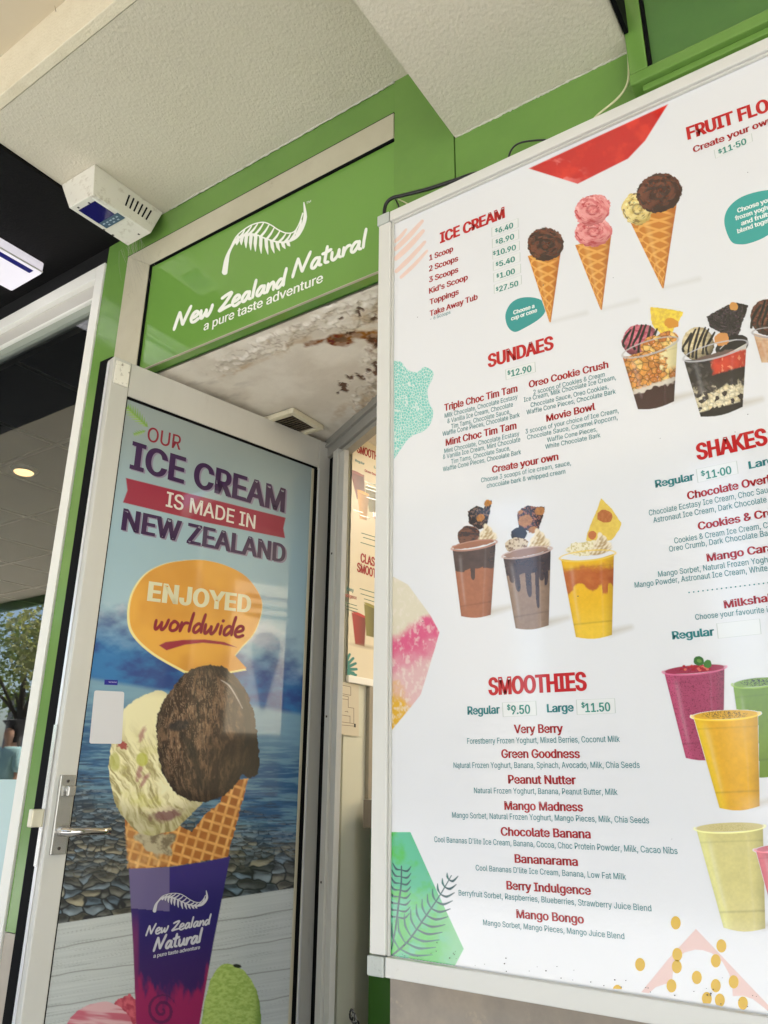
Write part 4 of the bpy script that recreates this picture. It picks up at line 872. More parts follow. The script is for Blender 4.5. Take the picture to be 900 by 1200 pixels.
for s, a in (('Forestberry Frozen Yoghurt, Mixed Berries, Coconut Milk', (547.7, 871.7, 726.7, 869.5)), ('Natural Frozen Yoghurt, Banana, Spinach, Avocado, Milk, Chia Seeds', (531.7, 900, 750, 900)), ('Natural Frozen Yoghurt, Banana, Peanut Butter, Milk', (555.7, 929.5, 724, 931.6)), ('Mango Sorbet, Natural Frozen Yoghurt, Mango Pieces, Milk, Chia Seeds', (530, 958.3, 761, 964.9)),
             ("Cool Bananas D'lite Ice Cream, Banana, Cocoa, Choc Protein Powder, Milk, Cacao Nibs", (509, 986.7, 794.3, 1000.9)), ("Cool Bananas D'lite Ice Cream, Banana, Low Fat Milk", (557.7, 1020, 734, 1031)), ('Berryfruit Sorbet, Raspberries, Blueberries, Strawberry Juice Blend', (537.7, 1049.3, 763.7, 1068)), ('Mango Sorbet, Mango Pieces, Mango Juice Blend', (566.3, 1084, 732, 1100.7))): S(s, *a, 6.6)
# teal bubbles
bub = crom([(614.7, 348.4), (626.9, 349), (635.5, 352.6), (639.3, 360.5), (637.5, 368), (629.3, 375.8), (614.7, 384.4), (604.3, 389), (597.3, 385.8), (593.2, 378), (592.4, 368), (597, 357.5), (604.5, 351.2)], 4, True)
flat_mesh('speech_bubble', [bub], BP, L1, ink((64, 160, 156)), bd)
T('Choose a', 601.7, 368.9, 626.5, 360.6, 4.8, (236, 242, 238), .04, lift=L2); T('cup or cone', 599.1, 375.9, 629.5, 365.6, 4.8, (236, 242, 238), .04, lift=L2)
bub = crom([(849, 263), (851.3, 247.5), (861.8, 235.3), (877.5, 227.4), (900, 222.7), (918, 224), (926, 236), (922, 256), (900, 275.5), (881, 284.3), (867, 286.4), (856.5, 282.5)], 4, True)
flat_mesh('speech_bubble', [bub], BP, L1, ink((76, 172, 164)), bd)
for s, v, a in (('Choose your', 'Choose yo', (864.4, 249.6, 900, 237.2)), ('frozen yoghurt', 'frozen yogh', (861.8, 258.6, 900, 245.4)), ('and fruits', 'and fruit', (868.8, 264.6, 900, 253.6)), ('blend together', 'blend toge', (864.4, 273.8, 900, 261))): T(s, *a, 5.2, (236, 242, 238), .035, vis=v, lift=L2)

# ---- printed shapes on the board
M_pr = print_mat('printed_ink', .2, coat=1.0); M_pr.node_tree.nodes['Principled BSDF'].inputs['Specular IOR Level'].default_value = .6
q = []
for a, b, w_ in (((463, 283), (476, 269), 4.5), ((463.5, 292), (495, 259), 6), ((464, 303), (496, 270.5), 6.5), ((464.5, 318), (498, 283.5), 5.5), ((470, 325), (500.5, 294), 4.5)): q += ribbon(crom([a, ((a[0] + b[0]) / 2, (a[1] + b[1]) / 2 + 1.2), b], 4), [w_ * .8, w_, w_ * .9, w_ * .6])
flat_mesh('brush_strokes', q, BP, L1, ink((234, 208, 196)), bd)
c = Canvas(612, 115, 790, 220, .8); wc = lambda x, y: mixc(mixc(C(224, 62, 46), C(206, 44, 40), sm(.3, .6, fbm(x * .05, y * .05, 4))), C(240, 150, 146), sm(.56, .72, fbm(x * .045 + 3, y * .08, 4)) * sm(700, 640, x))
c.poly([(619.5, 197.5), (700, 160), (783, 122), (756, 165), (736, 186), (677, 215.5)], wc); c.build('red_watercolour_shape', BP, L1, M_pr, bd)
c = Canvas(461, 415, 512, 545, .45)
bl = [(461.8, 423), (470, 424), (478, 433.5), (489, 436), (497, 430), (506.5, 434.5), (507.5, 442), (501, 457), (503, 472), (507.5, 482), (505, 495.5), (497, 505), (487, 509), (478, 515), (470, 526), (461.8, 538)]
def scales(x, y): f1, f2, cid = voro(x * .37, y * .30); return mixc(C(222, 232, 226), mixc(C(128, 204, 192), C(150, 214, 204), cid), sm(.08, .2, f2 - f1))
c.poly(crom(bl, 4, False), scales); c.build('teal_scale_shape', BP, L1, M_pr, bd)
c = Canvas(458, 665, 518, 862, .7)
def wat(x, y):
    n_ = fbm(x * .06, y * .06, 5); n2 = fbm(x * .3, y * .2, 3); m1 = sm(738, 752, y + (x - 460) * .55 + (n_ - .5) * 26); q_ = mixc(C(226, 218, 196), C(222, 110, 146), m1); q_ = mixc(q_, C(226, 190, 188), sm(762, 800, y + (x - 460) * .4 + (n_ - .5) * 30))
    q_ = mixc(q_, C(226, 182, 60), sm(795, 826, y + (460 - x) * .5 + (n_ - .5) * 40) * sm(492, 470, x)); return mixc(q_, C(236, 226, 214), sm(.5, .8, n2) * .6)
c.poly([(459.3, 675), (478, 685), (505, 722), (515, 741), (508.5, 764), (493, 814), (478, 833), (458.8, 856)], wat); c.build('watercolour_shape', BP, L1, M_pr, bd)
c = Canvas(456, 970, 548, 1138, .6)
def grn(x, y): n_ = fbm(x * .04, y * .04, 4); return mixc(mixc(C(104, 196, 158), C(92, 196, 96), sm(.35, .6, n_)), C(146, 206, 158), sm(500, 540, x))
c.poly([(457.6, 975), (481, 975), (512, 1044), (543.5, 1112), (532.5, 1133), (457, 1122)], grn)
FD = C(24, 88, 92); FD2 = C(34, 112, 108)
c.line(crom([(459, 1120), (478, 1103), (498, 1075), (515, 1050), (529, 1026)], 6), [2.4, 2, 1], FD)
for t_ in np.linspace(.1, .95, 11):
    p = np.array((459, 1120)) * (1 - t_) + np.array((529, 1026)) * t_ + np.array((4, 2)) * math.sin(PI * t_); ln = 34 * (1 - t_) + 9
    c.line(crom([p, p + np.array((ln * .45, 8 * (1 - t_) + 1)), p + np.array((ln, 9 * (1 - t_) - 5 * t_))], 5), [1.2, 3, .8], FD if t_ > .3 else FD2)
    c.line(crom([p, p + np.array((-ln * .18, -ln * .35)), p + np.array((-ln * .2, -ln * .75))], 5), [1.2, 2.6, .8], FD2)
c.line(crom([(459, 1112), (464, 1085), (467, 1060), (470, 1038), (470.5, 1015)], 6), [1.6, 2.4, 1.4], FD)
for t_ in np.linspace(.3, .95, 8):
    p = np.array((463 + 7.5 * t_, 1100 - 85 * t_)); ln = 15 - 6 * abs(t_ - .4)
    c.line(crom([p, p + np.array((ln * .6, 1.5)), p + np.array((ln, -4))], 5), [1, 2.6, .7], FD); c.line(crom([p, p + np.array((-ln * .5, -1)), p + np.array((-ln * .85, -8))], 5), [1, 2.6, .7], FD)
c.put(c.mask([(456, 960), (457.6, 960), (457.2, 1140), (456, 1140)]), C(228, 226, 222)) if False else None
c.a = np.where(hits(c.X.ravel(), c.Y.ravel(), BP)[:, 2].reshape(c.X.shape) < bzl + .001, 0, c.a); c.a = np.where(hits(c.X.ravel(), c.Y.ravel(), BP)[:, 0].reshape(c.X.shape) < bxi + .003, 0, c.a)
c.build('green_fern_shape', BP, L1, M_pr, bd)
c2 = lambda x, y: (740 + x / 5.625, 1080 + y / 5.625)
pk = [c2(*p) for p in ((425, 48), (560, 190), (730, 370), (900, 548), (945, 598), (900, 590), (875, 568), (800, 510), (740, 490), (668, 490), (665, 430), (645, 345), (600, 265), (530, 208), (470, 188), (420, 184), (350, 203), (300, 245), (275, 300), (268, 400), (220, 412), (160, 432), (115, 472), (65, 465), (240, 250))]
c = Canvas(750, 1085, 906, 1190, .6); c.poly(pk, C(228, 196, 188)); c.a = np.where(hits(c.X.ravel(), c.Y.ravel(), BP)[:, 2].reshape(c.X.shape) < bzl + .001, 0, c.a); c.build('pink_arch_shape', BP, L1, M_pr, bd)
zmin = bzl + .0012
for x, y in ((292, 8), (593, 160), (302, 217), (299, 297), (556, 258), (431, 368), (674, 397), (264, 423), (556, 422), (497, 507), (583, 518), (735, 537), (57, 283), (-92, 460)):
    px, py = c2(x, y); pts = [(px + 5.7 * math.cos(a) - 2.2 * math.sin(a) * .6, py + 7.6 * math.sin(a) + 2 * math.cos(a)) for a in np.linspace(0, 2 * PI, 22)[:-1]]
    pts = [p for p in pts if hit(*p, BP)[2] > zmin]
    if len(pts) > 5: flat_mesh('yellow_dot', [pts], BP, L2, ink((224, 184, 40)), bd)

dk_ = MB()
for i in range(120):
    x_ = bxi + .01 + rng.random() * .95; z_ = bzl + .003 + abs(rng.normal()) * .012 if i < 90 else bzl + rng.random() * 1.4; s_ = .0004 + rng.random() * .0009
    if x_ < BR - .02: dk_.box(x_, x_ + s_ * 1.4, BY - .0032, BY - .0022, z_, z_ + s_)
dk_.build('dirt_specks', mat('dark_grit', (.03, .028, .025), .8), bd, kind='stuff')
# ---- printed cones
def cone_print(L, Rr, tip, scoops, name='printed_cone', box=None):
    xs = [L[0], Rr[0], tip[0]] + [s[0] + s[2] for s in scoops] + [s[0] - s[2] for s in scoops]; ys = [tip[1]] + [s[1] - s[3] for s in scoops]
    c = Canvas(min(xs) - 5, min(ys) - 5, max(xs) + 45, tip[1] + 4, .45)
    c.line([(tip[0] + 1, tip[1] - .5), (tip[0] + 42, tip[1] - 11)], [2, 5, 4], C(206, 204, 198), .5, 6)
    Lr = np.array(L); Ra = np.array(Rr); Ta = np.array(tip)
    def wf(x, y):
        v_ = np.clip((Ta[1] - y) / (Ta[1] - (Lr[1] + Ra[1]) / 2), .02, 1.3); cx = Ta[0] + ((Lr[0] + Ra[0]) / 2 - Ta[0]) * v_; hw = (Ra[0] - Lr[0]) / 2 * v_; u_ = (x - cx) / hw
        a_ = np.arcsin(np.clip(u_, -1, 1)) * 2.6; p_ = a_ + (Ta[1] - y) * .42; r_ = -a_ + (Ta[1] - y) * .42 - 4; k = np.maximum(sm(.45, .95, np.cos(p_ * 1.3)), sm(.45, .95, np.cos(r_ * 1.3)))
        b_ = mixc(C(206, 138, 58), C(232, 178, 96), k); b_ = mixc(b_, C(176, 104, 40), sm(.45, 1., u_) * .7); return mixc(b_, C(240, 200, 130), sm(.3, .0, np.abs(u_ + .45)) * .35)
    c.poly([L, Rr, (tip[0] + .8, tip[1]), (tip[0] - .8, tip[1])], wf)
    for sx, sy, rx, ry, an, ca, cb, cc in scoops:
        def sc(x, y):
            dx = (x - sx) / rx; dy = (y - sy) / ry; r_ = np.hypot(dx, dy); th = np.arctan2(dy, dx)
            st = fbm(r_ * 6 + np.sin(th * 2 + sx) * .8, th * 1.6 + r_ * 2 + 20, 4); q_ = mixc(np.array(ca), np.array(cb), sm(.35, .65, st)); q_ = mixc(q_, np.array(cc), sm(.60, .75, fbm(r_ * 9 + 7, th * 2.4 + 30, 3)) * .75); q_ = mixc(q_, np.minimum(np.array(ca) * 1.5, .95), sm(.55, .75, fbm(x * .35 + 3, y * .35, 3)) * sm(.4, -.8, dy + dx * .5) * .7)
            q_ = mixc(q_, np.array(cb) * .55, sm(.1, .9, dy * .7 + dx * .35) * .55); return mixc(q_, np.array(cc) * .8, np.exp(-((r_ - .3) / .07) ** 2) * .5)
        c.ell(sx, sy, rx, ry, sc, an, 1, None, 1.6, .35)
    return c.build(name, BP, L2, M_pr, bd)
CH = (C(122, 76, 56), C(78, 44, 34), C(48, 28, 22)); PKc = (C(236, 168, 164), C(222, 132, 132), C(184, 40, 48)); VN = (C(240, 222, 160), C(222, 196, 120), C(70, 40, 34))
pp = lambda x, y: (600 + x / 4.09, 190 + y / 4.09)
cone_print(pp(76, 450), pp(236, 415), pp(183, 768), [(*pp(160, 395), 21.5, 19.5, -12, *CH)])
cone_print(pp(303, 398), pp(476, 352), pp(428, 708), [(*pp(391, 335), 22, 17, -10, *PKc), (*pp(386, 230), 21.5, 17.5, -25, *PKc)])
cone_print(pp(566, 285), pp(796, 160), pp(724, 605), [(*pp(600, 225), 17.5, 19, -20, *VN), (*pp(706, 148), 27, 22.5, -20, *CH)])

# ---- printed cups
CUPN = [0]
def cup_print(rl, rr_, ry, bl_, br_, liquid, toppings=None, rimc=(214, 206, 200), box=None, name='printed_cup', shadow=True, over=None):
    """rl, rr_ rim ends; bl_, br_ base ends (pixels)"""
    rl, rr_, bl_, br_ = map(np.array, (rl, rr_, bl_, br_)); W = rr_[0] - rl[0]
    x0, y0, x1, y1 = box or (rl[0] - 6, rl[1] - W * 1.25, rr_[0] + 26, max(bl_[1], br_[1]) + 8)
    c = Canvas(x0, y0, min(x1, 925), y1, .45); X, Y = c.X, c.Y
    if shadow: c.line([(br_[0] - 2, br_[1] - 3), (br_[0] + 22, br_[1] - 9)], [7, 3], C(196, 188, 172), .7, 8)
    mid = (rl + rr_) / 2; bm = (bl_ + br_) / 2; ang = math.degrees(math.atan2(rr_[1] - rl[1], rr_[0] - rl[0]))
    low = [(bl_ + (br_ - bl_) * t + np.array((0, W * .05 * math.sin(PI * t)))) for t in np.linspace(0, 1, 7)]
    ins = W * .035
    bodyp = [tuple(rl + (ins, 2))] + [tuple(p) for p in low] + [tuple(rr_ + (-ins, 2))] + [tuple(rl + (rr_ - rl) * t + np.array((0, ry * math.sin(PI * t)))) for t in np.linspace(.95, .05, 6)]
    def uv(x, y):
        v = np.clip((y - (mid[1] + (x - mid[0]) * math.tan(math.radians(ang)))) / (bm[1] - mid[1]), 0, 1.1); cx = mid[0] + (bm[0] - mid[0]) * v; hw = W / 2 * (1 - v) + (br_[0] - bl_[0]) / 2 * v; return (x - cx) / hw, v
    def bf(x, y):
        u, v = uv(x, y); q_ = liquid(x, y, u, v); q_ = mixc(q_, q_ * .5, sm(.45, 1.05, u) * .6 + sm(-.8, -1.05, u) * .4); w_ = (fbm(x * .08, y * .02, 3) - .5) * .12; q_ = mixc(q_, np.ones(3) * .85, np.exp(-((u + .66 + w_) / .08) ** 2) * .14 * sm(.05, .2, v) * sm(.95, .7, v) + np.exp(-((u - .5 + w_) / .05) ** 2) * .05); q_ = q_ * (.94 + .12 * fbm(x * .35, y * .35, 3))[..., None]
        return mixc(q_, q_ * .6, np.exp(-((v - .84) / .012) ** 2) * .5 + np.exp(-((v - .14) / .01) ** 2) * .3)
    if toppings: toppings(c, mid, W)
    c.poly(bodyp, bf)
    m_out = c.emask(mid[0], mid[1], W / 2 + .8, ry + 1.2, ang); m_in = c.emask(mid[0], mid[1] - .3, W / 2 - 1.6, ry - .6, ang)
    c.put(np.clip(m_out - m_in, 0, 1) * (1 if over is None else ((Y - mid[1]) > (X - mid[0]) * math.tan(math.radians(ang)) - ry * .3)), C(*rimc), .85)
    if over: over(c, mid, W)
    CUPN[0] += 1
    return c.build(name, BP, L2 + CUPN[0] * 3e-5, M_pr, bd)
def drip(base, syr, drops, top):
    def f(x, y, u, v):
        lvl = np.full(x.shape, top)
        for uc, hw, ln in drops: lvl = np.where(np.abs(u - uc) < hw, top + ln * np.sqrt(np.clip(1 - ((u - uc) / hw) ** 2, 0, 1)) ** .35, lvl)
        lvl = lvl + .01 * np.sin(u * 9); n_ = fbm(x * .3, y * .3, 3); b_ = mixc(C(*base) * .92, C(*base) * 1.1, n_); return mixc(b_, mixc(C(*syr) * .7, C(*syr) * 1.3, fbm(x * .15, y * .2, 3)), sm(.008, -.008, v - lvl))
    return f
q5 = lambda x, y: (520 + x / 3.913, 580 + y / 3.913)
def swirl(c, cx, cy, r, col=(238, 226, 200)):
    for i, (dy, rr2) in enumerate(((.45, 1.0), (.15, .82), (-.15, .62), (-.42, .42), (-.68, .22))):
        ox, oy = cx + (i % 2 - .5) * r * .12, cy + dy * r; c.ell(ox, oy, rr2 * r, r * .36, lambda x, y: mixc(C(*col), C(190, 164, 122), sm(-.2, 1.0, (y - oy) / (r * .36) + (x - ox) / (rr2 * r) * .5 + (np.sin((x - ox) * 1.3 + (y - oy) * .9) * .35))), -16, 1, 1.2)
def bark(pts, dark, spots, sc):
    def f(c):
        c.poly(pts, lambda x, y: mixc(C(*dark), C(*[min(255, v * 2.0 + 30) for v in dark]), sm(.55, .68, fbm(x * .7, y * .7, 2))), rough=.8, rs=.6)
        for x, y, r in spots: c.ell(x, y, r, r * .8, lambda X, Y: mixc(C(*sc), C(*[v * .75 for v in sc]), fbm(X * .5, Y * .5, 3)), -20, 1, 1, 1, .5)
    return f
def top1(c, mid, W):
    bark([q5(*p) for p in ((112, 75), (150, 50), (182, 60), (200, 40), (222, 22), (210, 90), (196, 150), (160, 158), (115, 130))], (52, 38, 30), [(*q5(170, 105), 5), (*q5(202, 38), 4.5)], (214, 150, 70))(c)
    c.ell(*q5(116, 190), 13.5, 12.5, lambda x, y: mixc(C(126, 84, 60), C(70, 42, 32), sm(.35, .65, fbm(x * .2, y * .5, 4))), -20, rough=1); swirl(c, *q5(198, 184), 13); c.ell(*q5(135, 225), 23, 4, C(170, 120, 92), -10, rough=1)
cup_print(q5(34, 248), q5(246, 214), 5, q5(80, 556), q5(216, 550), drip((176, 118, 86), (96, 74, 66), ((-.75, .12, -.06), (-.05, .12, .15)), .36), None, (196, 150, 130), over=None) if False else None
def cup_with(topfn, *a, **k): return cup_print(*a, toppings=topfn, **k)
cup_with(top1, q5(34, 248), q5(246, 214), 4.6, q5(80, 556), q5(216, 550), drip((176, 118, 86), (92, 72, 64), ((-.1, .11, .17), (-.7, .2, .02), (.7, .3, .03)), .33), rimc=(198, 152, 132))
def top2(c, mid, W):
    bark([q5(*p) for p in ((337, 88), (358, 62), (388, 48), (420, 55), (464, 54), (455, 100), (432, 165), (400, 170), (345, 155), (340, 120))], (70, 44, 34), [(*q5(375, 118), 8.5), (*q5(440, 74), 6), (*q5(408, 160), 5), (*q5(352, 80), 3)], (206, 148, 88))(c)
    c.ell(*q5(345, 180), 10, 7.5, C(44, 38, 40), -10, rough=1.5); c.ell(*q5(335, 232), 14, 9, lambda x, y: mixc(C(220, 204, 178), C(150, 124, 100), sm(.45, .7, fbm(x * .4, y * .4, 3))), -10, rough=1.5); swirl(c, *q5(435, 214), 15); c.ell(*q5(380, 262), 26, 4.5, C(168, 138, 122), -10, rough=1)
cup_with(top2, q5(266, 284), q5(499, 244), 5, q5(330, 612), q5(482, 598), drip((160, 134, 110), (86, 66, 58), ((-.75, .1, .1), (-.52, .12, .22), (-.02, .13, .33), (.4, .12, .5), (.75, .12, .2), (.58, .12, .14)), .28), rimc=(206, 180, 170))
def top3(c, mid, W):
    c.poly([q5(*p) for p in ((722, 16), (770, 62), (814, 128), (806, 160), (770, 208), (700, 220), (652, 210), (662, 165), (690, 100))], lambda x, y: mixc(C(238, 214, 108), C(222, 190, 96), fbm(x * .3, y * .3, 3)), rough=.8)
    c.ell(*q5(738, 98), 9, 7.5, lambda x, y: mixc(C(204, 140, 84), C(180, 110, 60), fbm(x * .5, y * .5, 3)), 10, rough=1.4); c.ell(*q5(682, 184), 4.5, 5, C(200, 130, 80), 0, rough=1)
    c.ell(*q5(655, 245), 24, 8.5, lambda x, y: mixc(C(240, 232, 204), C(214, 200, 150), sm(.45, .7, fbm(x * .5, y * .5, 3))), -6, rough=2); swirl(c, *q5(722, 228), 14)
def mango(x, y, u, v):
    n_ = fbm(x * .12, y * .14, 4); lvl = .40 + .05 * np.sin(u * 6 + 1) + .12 * (np.abs(u - .62) < .12) + (n_ - .5) * .1; q_ = mixc(C(236, 192, 40), C(240, 204, 70), sm(.5, 1, v)); return mixc(q_, mixc(C(182, 96, 36), C(208, 134, 66), n_), sm(.02, -.02, v - lvl) * sm(.08, .2, v + (n_ - .5) * .15))
cup_with(top3, q5(530, 292), q5(790, 266), 5.5, q5(606, 652), q5(772, 642), mango, rimc=(238, 210, 110))
# sundaes
q3 = lambda x, y: (720 + x / 5, 340 + y / 5)
def stripes(c, cx, cy, rx, ry, base, base2, ang=-20):
    c.ell(cx, cy, rx, ry, lambda x, y: mixc(C(*base), C(*base2), sm(.35, .65, fbm(x * .3, y * .5, 3))) * (1.15 - .55 * np.clip(np.hypot((x - cx + rx * .25) / rx, (y - cy + ry * .3) / ry), 0, 1.3) ** 2)[..., None], ang, rough=1.4)
    for k in np.linspace(-.75, .7, 6): 
        x = cx + k * rx; h = ry * math.sqrt(1 - k * k); j_ = rng.random(4) * 3 - 1.5; c.line(crom([(x + 5 + j_[0], cy - h * .98), (x + 1 + j_[1], cy - h * .3), (x - 3 + j_[2], cy + h * .3), (x - 3.5 + j_[3], cy + h * (.55 + rng.random() * .3))], 4), [2, 3.4, 2.2, 3.2], C(26, 18, 18))
def blobs(cols, s=.2, dark=.5):
    def f(x, y): f1, f2, cid = voro(x * s + fbm(x * .2, y * .2, 2), y * s); q_ = mixc(C(*cols[0]), C(*cols[1]), sm(.2, .9, cid)); q_ = mixc(q_, C(*cols[2]), (cid > .78) * 1.); q_ = q_ * (1.12 - .45 * f1 + (fbm(x * .5, y * .5, 3) - .5) * .5)[..., None]; q_ = mixc(q_, np.ones(3) * .85, sm(.78, .86, vnoise(x * .7, y * .7)) * .5 * sm(.5, .2, f1)); return q_ * (1 - dark + dark * sm(0, .22, f2 - f1))[..., None]
    return f
pop = blobs(((228, 166, 84), (196, 120, 48), (244, 206, 126)), .16, .6)
def topA(c, mid, W):
    c.poly([q3(*p) for p in ((208, 100), (300, 108), (404, 128), (375, 190), (342, 246), (275, 262), (220, 200))], lambda x, y: mixc(C(244, 220, 86), C(228, 196, 84), sm(.3, .7, fbm(x * .35, y * .35, 4))), rough=1.2); c.ell(*q3(335, 195), 8.5, 6, C(222, 160, 60), 10, rough=1.4)
    stripes(c, *q3(148, 292), 21, 18, (214, 130, 142), (184, 92, 108)); c.ell(*q3(300, 285), 15, 8, pop, -15, rough=1.6); c.ell(*q3(240, 325), 17, 12, pop, -10, rough=1.6); c.ell(*q3(210, 372), 30, 5, pop, -15, rough=1)
def bodyA(x, y, u, v):
    q_ = pop(x, y); q_ = mixc(q_, C(238, 226, 176), sm(.35, .6, u + (fbm(x * .2, y * .2, 3) - .5) * .8) * sm(.55, .4, v)); q_ = mixc(q_, C(220, 210, 196), sm(.62, .68, v + (fbm(x * .2, y * .3, 2) - .5) * .1)); return mixc(q_, C(72, 30, 30), sm(.71, .74, v + (fbm(x * .15, y * .15, 2) - .5) * .12))
cup_with(topA, q3(38, 388), q3(382, 284), 7.5, q3(138, 698), q3(350, 652), bodyA, rimc=(196, 190, 186))
def topB(c, mid, W):
    bark([q3(*p) for p in ((541, 155), (620, 110), (700, 72), (783, 88), (775, 130), (745, 200), (735, 250), (700, 285), (655, 270), (560, 215))], (34, 26, 28), [], (0, 0, 0))(c); c.ell(*q3(700, 95), 5, 5, C(214, 160, 90), 0, rough=1.2)
    c.ell(*q3(690, 330), 20, 13, C(30, 24, 26), -20, rough=1); c.line([q3(620, 345), q3(660, 305), q3(715, 290)], 1, C(210, 204, 200)); c.ell(*q3(630, 290), 9, 8, C(216, 158, 96), 0, rough=2); stripes(c, *q3(490, 318), 19, 20, (226, 212, 176), (204, 186, 146)); c.ell(*q3(590, 395), 36, 5, C(120, 100, 90), -16, rough=1.5)
def bodyB(x, y, u, v):
    n_ = fbm(x * .14, y * .14, 4); f1, f2, cd = voro(x * .16 + n_, y * .16 + n_); q_ = mixc(C(40, 36, 38), C(96, 90, 84), cd) * (.5 + .9 * sm(0, .35, f2 - f1) * (1.1 - f1))[..., None]; rd = mixc(C(226, 92, 58), C(190, 52, 36), n_); rd = mixc(rd, C(244, 170, 130), sm(.62, .75, fbm(x * .3, y * .2, 3)) * .7); q_ = mixc(q_, rd, sm(-.25, -.1, u + (n_ - .5) * .3) * sm(.42, .36, v + (n_ - .5) * .1)); q_ = mixc(q_, C(232, 226, 210), sm(.12, .06, v + (n_ - .5) * .12) * sm(-.1, .1, u))
    q_ = mixc(q_, C(40, 30, 30), sm(.36, .42, v) * sm(.6, .5, v) * sm(-.2, 0, u)); w2 = blobs(((236, 226, 196), (226, 210, 170), (60, 48, 44)), .22, .2)(x, y); q_ = mixc(q_, w2, sm(.58, .66, v + (n_ - .5) * .3)); return mixc(q_, C(26, 20, 22), sm(.93, .96, v))
cup_with(topB, q3(396, 408), q3(788, 304), 8, q3(506, 742), q3(752, 684), bodyB, rimc=(196, 194, 196))
def topC(c, mid, W): stripes(c, *q3(905, 160), 21, 22, (128, 84, 66), (96, 58, 46))
cup_with(topC, q3(806, 250), q3(1100, 250), 6, q3(900, 560), q3(1030, 560), lambda x, y, u, v: mixc(C(200, 150, 110), C(224, 200, 170), fbm(x * .2, y * .2, 3)), rimc=(180, 176, 174), box=(879, 350, 915, 425), shadow=False)
# smoothies
q8 = lambda x, y: (760 + x / 5.714, 750 + y / 5.714)
def smooth(col, top, speck=0):
    def f(x, y, u, v): n_ = fbm(x * .07, y * .07, 3); q_ = mixc(C(*col) * .93, C(*col) * 1.08, n_); q_ = mixc(q_, np.minimum(C(*col) * 1.5, .9), sm(-.4, -1, u) * .6); return q_ * (1 - speck * sm(.68, .76, vnoise(x * 1.1, y * 1.1)))[..., None]
    return f
def surf(col, seeds, ell2=None):
    def f(c, mid, W):
        pass
    return f
def cup_s(rl, rr_, bl_, br_, col, topc, seedc, seed=.6, speck=0., box=None, extra=None, ry=None):
    ry = ry or (rr_[0] - rl[0]) * .075
    def ov(c, mid, W):
        an = math.degrees(math.atan2(rr_[1] - rl[1], rr_[0] - rl[0]))
        c.ell(mid[0], mid[1] - .2, W / 2 - 2.2, ry - .9, lambda x, y: mixc(C(*topc), C(*seedc), sm(.52, .66, vnoise(x * 1.3, y * 1.3)) * sm(1., .5, np.hypot((x - mid[0]) / (W * .42), (y - mid[1]) / ry)) * seed), an)
        if extra: extra(c, mid, W)
    return cup_print(rl, rr_, ry, bl_, br_, smooth(col, topc, speck), None, tuple(min(255, v + 45) for v in col), box, over=ov)
def berry(c, mid, W):
    for i in range(40): c.ell(mid[0] - 16 + rng.random() * 34, mid[1] - 5 + rng.random() * 6, 1.8, 1.5, C(*((176, 30, 40) if i % 3 else (222, 120, 100))), 0)
    c.ell(*q8(336, 140), 6, 5.5, C(70, 120, 44), 0, rough=1.5); c.ell(*q8(396, 160), 4.2, 4.5, C(84, 136, 50), 20, rough=1.2); c.ell(*q8(340, 140), 3, 2, C(120, 160, 70), 20)
cup_s(q8(556, 300), q8(900, 268), q8(612, 912) if False else q8(650, 905), q8(860, 905), (122, 152, 44), (140, 168, 76), (40, 52, 30), .9, 0, box=(850, 785, 915, 930), ry=6)
cup_s(q8(93, 215), q8(524, 178), q8(250, 790), q8(500, 780), (180, 84, 116), (170, 60, 90), (150, 30, 50), .6, .35, extra=berry)
cup_s(q8(288, 512), q8(748, 490), q8(476, 1125), q8(745, 1112), (232, 182, 40), (228, 182, 52), (96, 74, 30), .9)
cup_s((813.5, 971), (897, 968), (848, 1087), (897, 1088), (218, 208, 140), (216, 204, 150), (190, 176, 110), .5)
cup_s((884, 996), (950, 990), (905, 1068), (940, 1068), (206, 120, 128), (210, 130, 140), (180, 80, 100), .5, 0, box=(878, 985, 915, 1062))
print('board faces', sum(len(o.data.polygons) for o in bd.children))

# ================================================================== cables, clutter
def world(px, py, y): return hit(px, py, plY(y))
M_cab = mat('black_cable', (.012, .012, .013), .35)
cb = MB(); cb.tube(crom([world(451, 258, -.05), world(450.5, 247, -.05), world(453, 238, -.05), world(460, 232, -.05), world(472, 229, -.05), world(500, 222, -.05), world(528, 213, -.05), world(560, 203, -.05), world(566, 212, -.04)], 8), .0045, 8)
o = cb.build('cable', M_cab, label='thick black cable looping over the top left corner of the menu board', cat='cable')
MB().tube(crom([world(463, 233, -.03), world(467, 241, -.03), world(470, 254, -.03)], 5), .0022, 6).build('cable', M_cab, label='short thin black cable end hanging just inside the board corner loop', cat='cable')
MB().tube(crom([world(519, 226, -.04), world(524, 216, -.04), world(533, 214, -.04), world(545, 214, -.03)], 5), .0022, 6).build('cable', M_cab, label='small black cable loop beneath the thick cable at the pier joint', cat='cable')
MB().tube(crom([world(595, 191, -.03), world(598, 178, -.03), world(606, 169, -.03), world(622, 165, -.03), world(647, 165, -.03), world(655, 175, -.02)], 6), .0023, 6).build('cable', M_cab, label='thin black cable arching above the middle of the board top edge', cat='cable')
MB().tube(crom([world(736, 60, -.02), world(737, 85, -.03), world(734, 101, -.03), world(722, 117, -.03), world(700, 135, -.03), world(690, 148, -.02)], 6), .0026, 6).build('cable', mat('cream_cable', lin(206, 204, 160), .4), label='cream cable running down from the soffit edge to the board top', cat='cable')
MB().tube([world(467, 233.5, -.02), world(474, 237, -.02), world(481, 240.5, -.02)], .0016, 6).build('cable_tie', mat('cream_cable', lin(206, 204, 160), .4), label='small cream wire tie between the black cables at the board corner', cat='cable tie')
sp = MB(); c0 = hit(72, 24, plZ(Z_OUT - .004)) + np.array((0, 0, 0))
